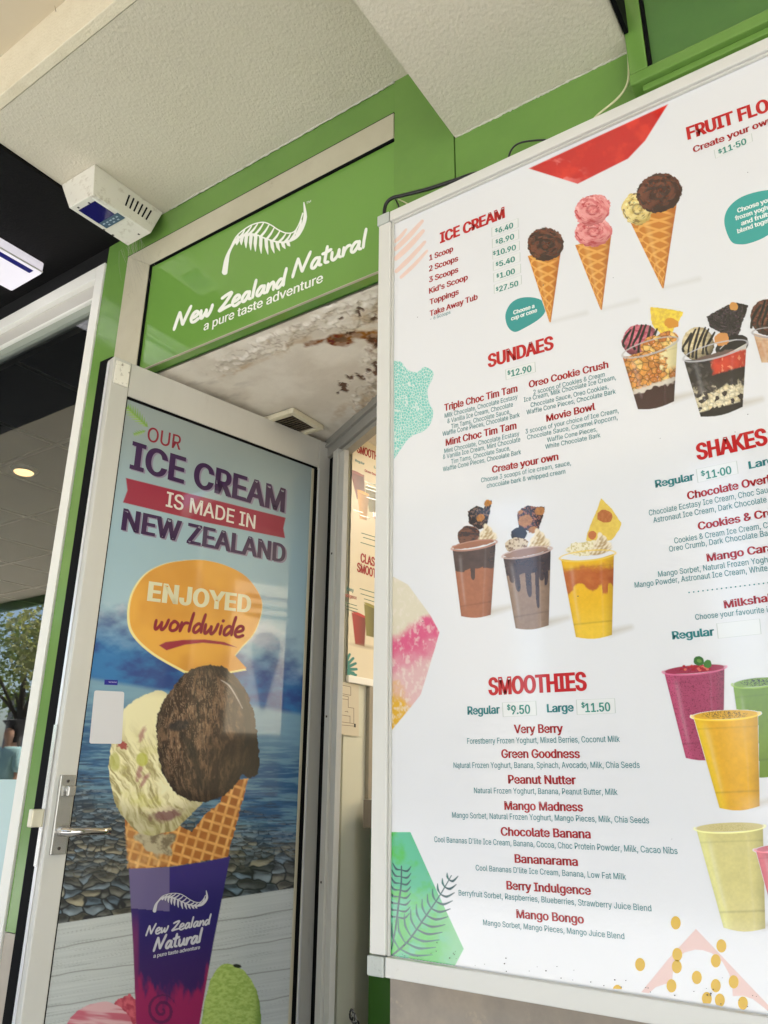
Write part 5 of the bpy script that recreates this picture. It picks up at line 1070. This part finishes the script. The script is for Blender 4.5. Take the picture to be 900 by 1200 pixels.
for k in range(16):
    a = rng.random() * 2 * PI; l = .015 + rng.random() * .03; sp.tube([c0, c0 + np.array((math.cos(a) * l * .6, math.sin(a) * l * .6, -.004 - rng.random() * .012)), c0 + np.array((math.cos(a) * l, math.sin(a) * l, -.001))], [.0022, .0012, .0004], 5)
sp.build('spider_nest', mat('dry_brown_web', lin(120, 100, 70), .9), label='dry brown spider nest clinging to the outer ceiling beside the cream edge beam', cat='nest')
M_web = mat('dusty_web', lin(170, 165, 150), .9)
wb = MB(); G0 = np.array(Ff)
for k in range(26):
    a = G0 + np.array((-.05 + rng.random() * .12, .0, .0)); b = np.array((a[0] + rng.random() * .08 - .04, -.003, 2.62 + rng.random() * .12)); m_ = (a + b) / 2 + np.array((0, -.004, -.006)); wb.tube(crom([a, m_, b], 3), .00022, 3, False)
wb.build('cobweb', M_web, label='faint dusty cobweb strands below the emergency light', cat='cobweb', kind='stuff')
# ================================================================== SHOP WINDOW at the left
wn = thing('shop_window', 'large shopfront window in a white frame left of the green jamb', 'window', (-3.5, 0, .36))
WX = -2.053; wz = hit(60, 344, plY(0))[2]
MB().box(WX - .044, WX, -.006, .06, .36, wz, .002).build('white_post', M_white, wn)
MB().box(-4.95, WX - .045, -.006, .06, wz - .05, wz, .002).build('white_head', M_white, wn)
M_gr = mat('window_grey_aluminium', lin(196, 192, 182), .4)
MB().box(-4.95, WX - .046, .014, .06, wz - .108, wz - .051, .001).build('inner_head', M_gr, wn)
MB().box(-4.95, WX - .046, .010, .06, wz - .118, wz - .109, .001).build('bead', M_white, wn)
MB().box(-4.95, WX - .046, .022, .06, wz - .150, wz - .119, .001).build('lower_head', mat('green_grey_aluminium', lin(150, 156, 142), .4), wn)
MB().box(-4.95, WX - .045, -.006, .06, .36, .42, .002).build('sill', M_white, wn)
def glass_mat():
    m = bpy.data.materials.new('window_glass'); m.use_nodes = True; N = m.node_tree.nodes; L = m.node_tree.links; N.remove(N['Principled BSDF'])
    t = N.new('ShaderNodeBsdfTransparent'); t.inputs[0].default_value = (.80, .84, .82, 1); g = N.new('ShaderNodeBsdfGlossy'); g.inputs['Roughness'].default_value = .012; g.inputs[0].default_value = (.95, .97, .96, 1)
    f = N.new('ShaderNodeFresnel'); f.inputs[0].default_value = 2.3; mx = N.new('ShaderNodeMixShader')
    tc = N.new('ShaderNodeTexCoord'); n = N.new('ShaderNodeTexNoise'); n.inputs['Scale'].default_value = 1.5; b = N.new('ShaderNodeBump'); b.inputs['Strength'].default_value = .05; b.inputs['Distance'].default_value = .01
    L.new(tc.outputs['Object'], n.inputs[0]); L.new(n.outputs[0], b.inputs['Height']); L.new(b.outputs[0], g.inputs['Normal'])
    L.new(f.outputs[0], mx.inputs[0]); L.new(t.outputs[0], mx.inputs[1]); L.new(g.outputs[0], mx.inputs[2]); L.new(mx.outputs[0], N['Material Output'].inputs[0]); return m
me = bpy.data.meshes.new('glass_pane'); me.from_pydata([(-4.95, .036, .42), (WX - .046, .036, .42), (WX - .046, .036, wz - .15), (-4.95, .036, wz - .15)], [], [(0, 1, 2, 3)]); obj('glass_pane', me, glass_mat(), wn)
zf = np.mean([hit(8, 913, plY(.03))[2], hit(20, 914, plY(.03))[2]])
me = bpy.data.meshes.new('frosted_film'); me.from_pydata([(-4.94, .034, .43), (WX - .047, .034, .43), (WX - .047, .034, zf), (-4.94, .034, zf)], [], [(0, 1, 2, 3)]); obj('frosted_film', me, mat('frosted_film_teal', lin(186, 210, 208), .35), wn)

# ================================================================== INTERIOR
MI_w = mat('warm_cream_wall', lin(212, 210, 192), .35, var=(1.2, lin(202, 202, 180), .3))
MB().box(-9, -1.5, .10, 7.5, -.02, .0).build('shop_floor', mat('grey_vinyl_floor', lin(130, 124, 116), .3), kind='structure')
MB().box(-1.499, 4, .95, 9.0, -.02, .0).build('passage_floor', mat('grey_vinyl_floor', lin(130, 124, 116), .3), kind='structure')
MB().box(-1.54, -1.50, .70, 9, .0, 2.9).build('interior_wall', MI_w, kind='structure')
MB().box(-9, 4, 7.5, 7.6, 0, 2.9).build('back_wall', mat('dim_back_wall', lin(84, 78, 70), .6), kind='structure')
MB().box(4, 4.1, .1, 7.5, 0, 2.9).build('end_wall', MI_w, kind='structure')
MB().box(-9.1, -9, .1, 7.5, 0, 2.9).build('far_wall', mat('dim_back_wall', lin(84, 78, 70), .6), kind='structure')
MB().box(-1.5, 4, .96, 7.5, 2.62, 2.7).build('passage_ceiling', mat('off_white_ceiling', lin(210, 204, 190), .7), kind='structure')
MB().box(-9, -1.561, .061, 7.5, 2.83, 2.9).build('ceiling_void', M_blackceil, kind='structure')
# suspended ceiling: grid bars and tiles
ic = thing('suspended_ceiling', 'dark suspended tile ceiling seen through the left shop window', 'ceiling', (-4, 3, 2.78))
M_bar = mat('ceiling_grid_bar', lin(120, 116, 104), .5); M_td = mat('black_ceiling_tile', (.014, .012, .010), .7, bump=(200, .2, .002)); M_tg = mat('grey_ceiling_tile', lin(48, 46, 41), .7, bump=(200, .2, .002))
ZC = 2.76
xs = [-1.62 - .6 * i for i in range(11)]; ys = [.14 + .6 * i for i in range(12)]
for x in xs: MB().box(x - .012, x + .012, .1, ys[-1], ZC - .004, ZC + .03).build('grid_bar', M_bar, ic)
for y in ys:
    MB().box(xs[-1], xs[0], y - .012, y + .012, ZC - .0035, ZC + .0295).build('grid_bar', M_bar, ic)
tme = {}
for i in range(10):
    for j in range(11):
        m_ = M_td if (j < 4 or (i + j) % 7 == 0) else M_tg
        if m_.name not in tme: 
            t = MB(); t.box(-.286, .286, -.286, .286, 0, .015, .003); me = bpy.data.meshes.new('ceiling_tile'); t.bm.to_mesh(me); t.bm.free(); me.materials.append(m_); tme[m_.name] = me
        o = bpy.data.objects.new('ceiling_tile', tme[m_.name]); COL.objects.link(o); o.parent = ic; o.matrix_parent_inverse = Matrix.Translation(ic.location).inverted(); o.location = ((xs[i] + xs[i + 1]) / 2, (ys[j] + ys[j + 1]) / 2, ZC)
# downlight
dl = hit(28, 553, plZ(ZC - .02)); dlt = thing('downlight', 'round warm lit downlight glowing in the dark shop ceiling', 'light', tuple(dl))
MB().tube([(dl[0], dl[1], ZC - .006), (dl[0], dl[1], ZC - .022)], [.075, .065], 24).build('trim_ring', M_white, dlt)
MB().tube([(dl[0], dl[1], ZC - .0225), (dl[0], dl[1], ZC - .03)], [.052, .045], 24).build('lamp', mat('warm_lamp_glow', (1, .8, .5), .5, emit=((1, .60, .25), .75)), dlt)
# dark post below the grid, beam
po1 = hit(45, 600, plY(3.2)); MB().box(po1[0] - .22, po1[0] + .22, 3.1, 3.5, 0, ZC - .005).build('dark_column', mat('dark_brown_paint', (.03, .024, .02), .5), label='dark brown square column inside the shop behind the left window', cat='column')
# passage lights (warm) above the entry poster
for (lx, ly, e) in ((-.55, 1.9, 26), (-.55, 3.9, 20)):
    t_ = thing('ceiling_panel_light', 'warm square ceiling panel light inside the entry passage' + (', nearest the door' if ly < 2 else ', further in behind the first'), 'light', (lx, ly, 2.6))
    MB().box(lx - .31, lx + .31, ly - .31, ly + .31, 2.606, 2.618, .002).build('frame', M_white, t_)
    MB().box(lx - .28, lx + .28, ly - .28, ly + .28, 2.600, 2.6055).build('diffuser', mat('warm_panel_glow', (1, .9, .7), .5, emit=((1, .86, .68), 6.0)), t_)

# menu poster on the interior wall
WP = plX(-1.498)
c = Canvas(380, 455, 478, 815, .5, base=(226, 206, 160), fill=True); X, Y = c.X, c.Y; c.gam = 1.05
c.rgb = mixc(C(220, 208, 180), C(228, 216, 190), fbm(X * .03, Y * .03, 3))
def mcup(x0, y0, x1, y1, w0, w1, col):
    c.poly([(x0 - w0, y0), (x0 + w0, y0 + w0 * .5), (x1 + w1, y1 + w1 * .5), (x1 - w1, y1)], lambda x, y: mixc(C(*col), C(*[v * .7 for v in col]), sm(-1, 1, (x - x0) / w0)), f=1); c.ell(x0, y0 + w0 * .25, w0 + .6, 1.6, C(*[min(255, v * 1.15) for v in col]), 25)
mcup(417, 553, 421.5, 585, 8, 5, (136, 66, 62)); mcup(434, 570, 436, 600, 8, 5, (110, 112, 70)); mcup(424, 576, 424, 608, 7, 4, (214, 158, 80))
mcup(419, 718, 420, 755, 8.5, 5.5, (168, 34, 30)); mcup(433, 708, 433, 745, 8, 5.5, (132, 124, 52)); mcup(442, 732, 442, 768, 5, 4, (216, 120, 30))
c.ell(427, 758, 14, 2, C(150, 130, 100), 10, .6, 3)
for k in range(7):
    a = -1.35 + k * .33; c.line([(399, 785), (399 + 17 * math.cos(a), 785 + 21 * math.sin(a))], [5, 7, 3], C(32, 128, 120))
c.line([(397, 786), (412, 789)], 4, C(32, 128, 120))
# keep above the lower edge
P_ = hits(X.ravel(), Y.ravel(), WP); zlow = hit(420, 793.5, WP)[2]; ztp = hit(440, 490, WP)[2]; y_l = hit(392, 700, WP)[1]
c.a = ((P_[:, 2].reshape(X.shape) > zlow) & (P_[:, 2].reshape(X.shape) < ztp) & (P_[:, 1].reshape(X.shape) > .702)) * 1.
mp = thing('wall_menu', 'warmly lit menu poster with cups seen on the inner wall through the doorway', 'poster', (-1.49, 1.5, zlow))
c.build('printed_sheet', WP, .006, print_mat('glossy_menu_print', .38), mp)
PT2 = .0066
for s, a, cp, cc, b_, v in (('SMOOTHIES', (416.5, 530.5, 443, 541.5), 10, (176, 30, 34), .05, 'SMOOTHI'), ('Regular', (414.5, 541, 425.5, 545.5), 3, TEAL, .03, None), ('Large', (436.5, 549, 446, 552.5), 3, TEAL, .03, None), ('CLASSIC', (420.5, 659, 444, 666.5), 11, (176, 40, 44), .05, 'CLASSI'), ('SMOOTHIES', (416.5, 670, 443, 679.5), 11, (176, 40, 44), .05, 'SMOOTH'),
                            ('Green Goodness', (425.5, 553, 446, 561), 3, DRD, .04, None), ('Berry', (404.5, 692, 412.5, 694.5), 4.5, TEAL, .03, None), ('Indulgence', (401, 699, 416, 703), 4.5, (190, 110, 100), .03, None), ('HIE', (435, 607, 443, 610), 7, (176, 40, 44), .05, None)):
    text(s, *a, cp, cc, WP, PT2, mp, bold=b_, vis=v)
for i, (x, y, l) in enumerate(((426, 565, 18), (427, 569, 16), (427, 573, 14), (402, 706, 14), (402, 710, 15), (404, 714, 12), (420, 690, 22), (421, 696, 20), (425, 702, 20), (422, 625, 20), (424, 630, 18), (421, 636, 20), (428, 583, 16), (413, 598, 10), (420, 604, 12))):
    flat_mesh('small_print', ribbon([(x, y), (min(x + l, 446), y + min(l, 446 - x) * .3)], .9), WP, PT2, ink((110, 140, 120)), mp)
qa, qb = .702, hit(478, 700, WP)[1]
MB().box(-1.498, -1.486, qa, qb, zlow - .024, zlow - .001, .002).build('lower_frame', M_white, mp); MB().box(-1.498, -1.486, qa, qb, ztp + .001, ztp + .03, .002).build('upper_frame', M_white, mp)
# evacuation plan, conduit, switch box
ev = thing('floor_plan_sheet', 'pale paper floor plan taped on the inner wall under the menu poster', 'notice', (-1.49, 1.1, 1.1))
flat_mesh('paper', [[(396.5, 798), (419.5, 803), (419.5, 863), (395, 860)]], WP, .003, mat('plan_paper', lin(206, 196, 172), .4), ev)
pl2 = lambda L, w_=.5: ribbon(L, w_)
lines = []
for L_ in ([(400, 803), (410, 805), (410, 815), (400, 813), (400, 803)], [(400, 815), (407, 816.5), (407, 829), (413.5, 830), (413.5, 848), (399, 846), (400, 815)], [(400, 819), (407, 820)], [(400, 838), (409, 839.5)], [(409, 839), (409, 847)], [(403, 834), (406, 833.5), (406.5, 835)], [(398, 849.5), (414, 851)]):
    for a, b in zip(L_[:-1], L_[1:]): lines += pl2([a, b])
flat_mesh('plan_lines', lines, WP, .0036, ink((120, 96, 84)), ev); flat_mesh('plan_marks', [[(398, 803), (399.8, 803.3), (399.8, 807), (398, 806.7)], [(413.8, 848), (415.8, 848.3), (415.8, 852.5), (413.8, 852.2)]], WP, .0037, ink((30, 28, 26)), ev)
cy0 = hit(428.5, 870, WP)[1]; MB().box(-1.50, -1.485, cy0, cy0 + .03, hit(429, 936, WP)[2], zlow - .026, .003).build('wall_conduit', mat('grey_beige_trim', lin(150, 142, 124), .5), label='narrow grey cover strip running down the inner wall below the menu poster', cat='cover strip')
# backlit menu on the right wall of the passage (mirrored faintly in the door glass)
im = thing('backlit_menu', 'warm backlit menu panel on the right wall inside the passage', 'menu board', (.2, 1.9, 1.4))
IP = plX(.168)
MB().box(.17, .22, 1.15, 2.75, 1.35, 2.25, .004).build('cabinet', M_alu, im)
MB().box(.1695, .1705, 1.18, 2.72, 1.38, 2.22).build('lit_face', mat('warm_lit_face', (.8, .7, .5), .3, emit=((1, .84, .6), .9)), im)
for k in range(3):
    y = 1.4 + k * .42
    MB().hexa([(.167, y - .01, 1.5), (.169, y - .01, 1.5), (.169, y + .01, 1.5), (.167, y + .01, 1.5), (.167, y - .09, 1.8), (.169, y - .09, 1.8), (.169, y + .09, 1.8), (.167, y + .09, 1.8)]).build('printed_cone', ink((190, 120, 50)), im)
    MB().tube([(.1692, y, 1.85), (.167, y, 1.85)], .095, 20).build('printed_scoop', ink(((120, 60, 50), (190, 90, 100), (80, 50, 40))[k]), im)
for k in range(9): MB().box(.167, .169, 1.25 + (k % 3) * .48, 1.58 + (k % 3) * .48, 2.02 + (k // 3) * .055, 2.045 + (k // 3) * .055).build('text_bar', ink((170, 40, 40) if k > 5 else (60, 130, 120)), im)
MB().box(.23, .3, 1.0, 7.4, 0, 2.618).build('passage_right_wall', MI_w, kind='structure')
# counter inside
CP = plY(.77); cx0 = hit(425.5, 950, CP)[0]; cz1 = hit(430, 937, CP)[2]; cz0 = hit(430, 970, CP)[2]; cg = hit(431.5, 1050, CP)[0]
ct = thing('counter', 'green fronted service counter with a thick grey brown top inside the doorway', 'counter', (cx0, 1.0, 0))
MB().box(cx0, .22, .77, 1.35, cz0, cz1, .003).build('countertop', mat('grey_brown_laminate', lin(132, 122, 108), .4, var=(20, lin(118, 108, 94), .3)), ct)
MB().box(cg, .21, .778, 1.34, 0, cz0 - .001).build('front_panel', mat('deep_green_laminate', lin(58, 104, 34), .3), ct)
chn = MB()
for k, (px, py) in enumerate(((412, 1189), (414.5, 1193), (416.5, 1197), (418, 1202), (420, 1207))):
    p = hit(px, py, plX(-1.47)); r = .012; a0 = k * 1.3
    chn.tube([p + r * np.array((math.cos(a0) * math.cos(t) * .5, math.sin(a0) * math.cos(t) * .5, math.sin(t))) for t in np.linspace(0, 2 * PI, 13)], .003, 6, False)
chn.build('chain', mat('blackened_chain', (.05, .05, .05), .4, .6, dirt=(60, (.6, .6, .58), .5, .55)), label='short black and white chain hooked low on the inner wall by the doorway', cat='chain')

# ================================================================== STREET SIDE (seen in the glass)
bark_m = mat('tree_bark', (.09, .07, .05), .9, bump=(30, .6, .02))
def leafmat(n, c):
    if n in MATS: return MATS[n]
    m = mat(n, c, .6, var=(2, tuple(v * 1.5 for v in c), .2)); N = m.node_tree.nodes; L = m.node_tree.links
    t = N.new('ShaderNodeBsdfTranslucent'); t.inputs[0].default_value = (c[0] * 2.2, c[1] * 2.2, c[2] * 1.2, 1); x = N.new('ShaderNodeMixShader'); x.inputs[0].default_value = .5
    L.new(N['Principled BSDF'].outputs[0], x.inputs[1]); L.new(t.outputs[0], x.inputs[2]); L.new(x.outputs[0], N['Material Output'].inputs[0]); return m
def tree(x, y, h, r, m, label):
    t = thing('street_tree', label, 'tree', (x, y, 0), 'street trees across the road')
    b = MB(); top = (x + random.uniform(-.3, .3), y, h * .6); b.tube([(x, y, 0), (x + .1, y, h * .3), top], [.2, .15, .09], 8)
    cl = []
    for k in range(9):
        a = k * 2.4; e = (x + math.cos(a) * r * random.uniform(.35, .8), y + math.sin(a) * r * random.uniform(.35, .8), h * random.uniform(.55, .92)); b.tube([(x + .05, y, h * random.uniform(.3, .5)), ((x + e[0]) / 2, (y + e[1]) / 2, (h * .45 + e[2]) / 2 + .2), e], [.07, .045, .015], 6); cl.append(e)
    b.build('trunk', bark_m, t)
    n = 5500; ci = rng.integers(0, len(cl), n); ctr = np.array(cl)[ci]; d = rng.normal(size=(n, 3)); d /= np.linalg.norm(d, axis=1)[:, None]; ctr = ctr + d * (rng.random((n, 1)) ** .5) * r * np.array((.5, .5, .34))
    s = rng.uniform(.05, .13, (n, 1)); u = rng.normal(size=(n, 3)); u /= np.linalg.norm(u, axis=1)[:, None]; v = np.cross(u, rng.normal(size=(n, 3))); v /= np.linalg.norm(v, axis=1)[:, None]
    V = np.stack([ctr - u * s, ctr + v * s * .6, ctr + u * s, ctr - v * s * .6], 1).reshape(-1, 3)
    me = bpy.data.meshes.new('crown'); me.vertices.add(4 * n); me.vertices.foreach_set('co', V.ravel()); me.loops.add(4 * n); me.loops.foreach_set('vertex_index', np.arange(4 * n, dtype=np.int32)); me.polygons.add(n); me.polygons.foreach_set('loop_start', np.arange(0, 4 * n, 4, dtype=np.int32)); me.update()
    obj('crown', me, m, t)
tree(-19.5, -12.5, 6.0, 2.6, leafmat('leaf_olive', (.22, .22, .12)), 'olive green street tree across the road, nearest of the leafy row to the shop window')
tree(-27, -15.0, 7.5, 3.4, leafmat('leaf_green', (.12, .15, .06)), 'tall mid green street tree at the far left end of the row across the road')
tree(-13.0, -13.5, 5.0, 2.2, leafmat('leaf_olive', (.22, .22, .12)), 'short round olive tree across the road opposite the entrance')
tree(5.5, -12, 7, 3.0, leafmat('leaf_green', (.12, .15, .06)), 'wide mid green tree on the right hand side across the road')
gl = thing('street_fence', 'low metal pool fence with thin vertical rails along the far footpath', 'fence', (-12, -6.4, 0))
MB().box(-18, -7, -6.62, -6.58, 1.15, 1.19).build('top_rail', M_alu, gl); MB().box(-18, -7, -6.62, -6.58, .1, .14).build('bottom_rail', M_alu, gl)
for k in range(23): MB().box(-18 + k * .5, -17.97 + k * .5, -6.615, -6.585, .0, 1.149).build('rail', M_alu, gl)
# added unseen buildings: heights and gaps shape the sky glare on the board
for i, (xa_, xb_, hh, dist, cl_) in enumerate(((-60, -33, 7.0, 34, (.34, .30, .26)), (-18.5, -12.6, 10.4, 21, (.22, .19, .16)), (-8.7, -4.9, 10.2, 20, (.18, .17, .15)), (-2.7, 11, 10.6, 20, (.25, .23, .20)))):
    hb_ = thing('building', ('long pale terrace at the far left end of the street', 'added narrow brown building across the road, blocking sky between two gaps', 'added dark grey building across the road, blocking sky opposite the entry', 'added tan building across the road, blocking sky at the right')[i], 'building', ((xa_ + xb_) / 2, -dist, 0), 'shop buildings across the road')
    MB().box(xa_, xb_, -dist - 6, -dist, 0, hh).build('wall', mat('render_%d' % i, cl_, .8, var=(.6, tuple(v * .8 for v in cl_), .3)), hb_); MB().box(xa_ - .2, xb_ + .2, -dist - 6.1, -dist + .25, hh + .002, hh + .3).build('roof', mat('roof_metal', (.12, .12, .12), .5), hb_)
    k = int((xb_ - xa_) / 2.4)
    for j in range(k):
        for z in (1.0, 4.6): MB().box(xa_ + .7 + j * 2.4, xa_ + 2.2 + j * 2.4, -dist - .05, -dist + .02, z, z + 1.7).build('window', mat('dark_building_glass', (.03, .04, .05), .1), hb_)
# passer-by reflected in the window
def skin(name, pts, edges, radii, m, parent, lv=2):
    me = bpy.data.meshes.new(name); me.from_pydata(pts, edges, []); o = obj(name, me, m, parent)
    sk = o.modifiers.new('skin', 'SKIN'); me.skin_vertices[0].data[0].use_root = True
    for i, r in enumerate(radii): me.skin_vertices[0].data[i].radius = r if hasattr(r, '__len__') else (r, r)
    sk.use_smooth_shade = True; s = o.modifiers.new('sub', 'SUBSURF'); s.levels = lv; s.render_levels = lv; return o
PX, PY = -8.75, -3.9
pe = thing('person', 'person with short dark hair in a pale teal shirt standing on the pavement', 'person', (PX, PY, 0))
def at(x, y, z): return (PX + x, PY + y, z)
body = [at(0, 0, .95), at(0, 0, 1.15), at(0, .0, 1.38), at(0, .01, 1.50), at(0, .03, 1.60), at(0, .02, 1.68), at(-.19, 0, 1.40), at(-.25, .02, 1.12), at(-.24, .10, .88), at(-.24, .14, .80), at(.19, 0, 1.40), at(.25, .02, 1.12), at(.24, .10, .88), at(.24, .14, .80), at(-.1, 0, .88), at(-.11, .02, .50), at(-.12, 0, .10), at(-.12, .12, .05), at(.1, 0, .88), at(.11, .02, .50), at(.12, 0, .10), at(.12, .12, .05)]
be = [(0, 1), (1, 2), (2, 3), (3, 4), (4, 5), (2, 6), (6, 7), (7, 8), (8, 9), (2, 10), (10, 11), (11, 12), (12, 13), (0, 14), (14, 15), (15, 16), (16, 17), (0, 18), (18, 19), (19, 20), (20, 21)]
br = [.14, (.15, .11), (.15, .11), .055, .09, .085, .06, .042, .032, .03, .06, .042, .032, .03, .08, .055, .04, .04, .08, .055, .04, .04]
skin('body', body, be, br, mat('skin', lin(196, 150, 124), .5), pe)
skin('shirt', [at(0, 0, .9), at(0, 0, 1.15), at(0, 0, 1.38), at(0, 0, 1.46), at(-.2, 0, 1.40), at(-.25, .02, 1.16), at(.2, 0, 1.40), at(.25, .02, 1.16)], [(0, 1), (1, 2), (2, 3), (2, 4), (4, 5), (2, 6), (6, 7)], [(.18, .14), (.18, .14), (.18, .14), .08, .085, .07, .085, .07], mat('pale_teal_shirt', lin(170, 206, 204), .8), pe)
skin('trousers', [at(0, 0, .92), at(-.1, 0, .84), at(-.11, .02, .5), at(-.12, 0, .1), at(.1, 0, .84), at(.11, .02, .5), at(.12, 0, .1)], [(0, 1), (1, 2), (2, 3), (0, 4), (4, 5), (5, 6)], [(.17, .13), .1, .08, .07, .1, .08, .07], mat('dark_trousers', lin(40, 42, 50), .8), pe)
skin('hair', [at(0, -.03, 1.66), at(0, -.02, 1.73), at(0, -.06, 1.60)], [(0, 1), (0, 2)], [.115, .1, .08], mat('dark_hair', (.015, .012, .01), .5), pe)
bpy.data.objects.remove(_tob)
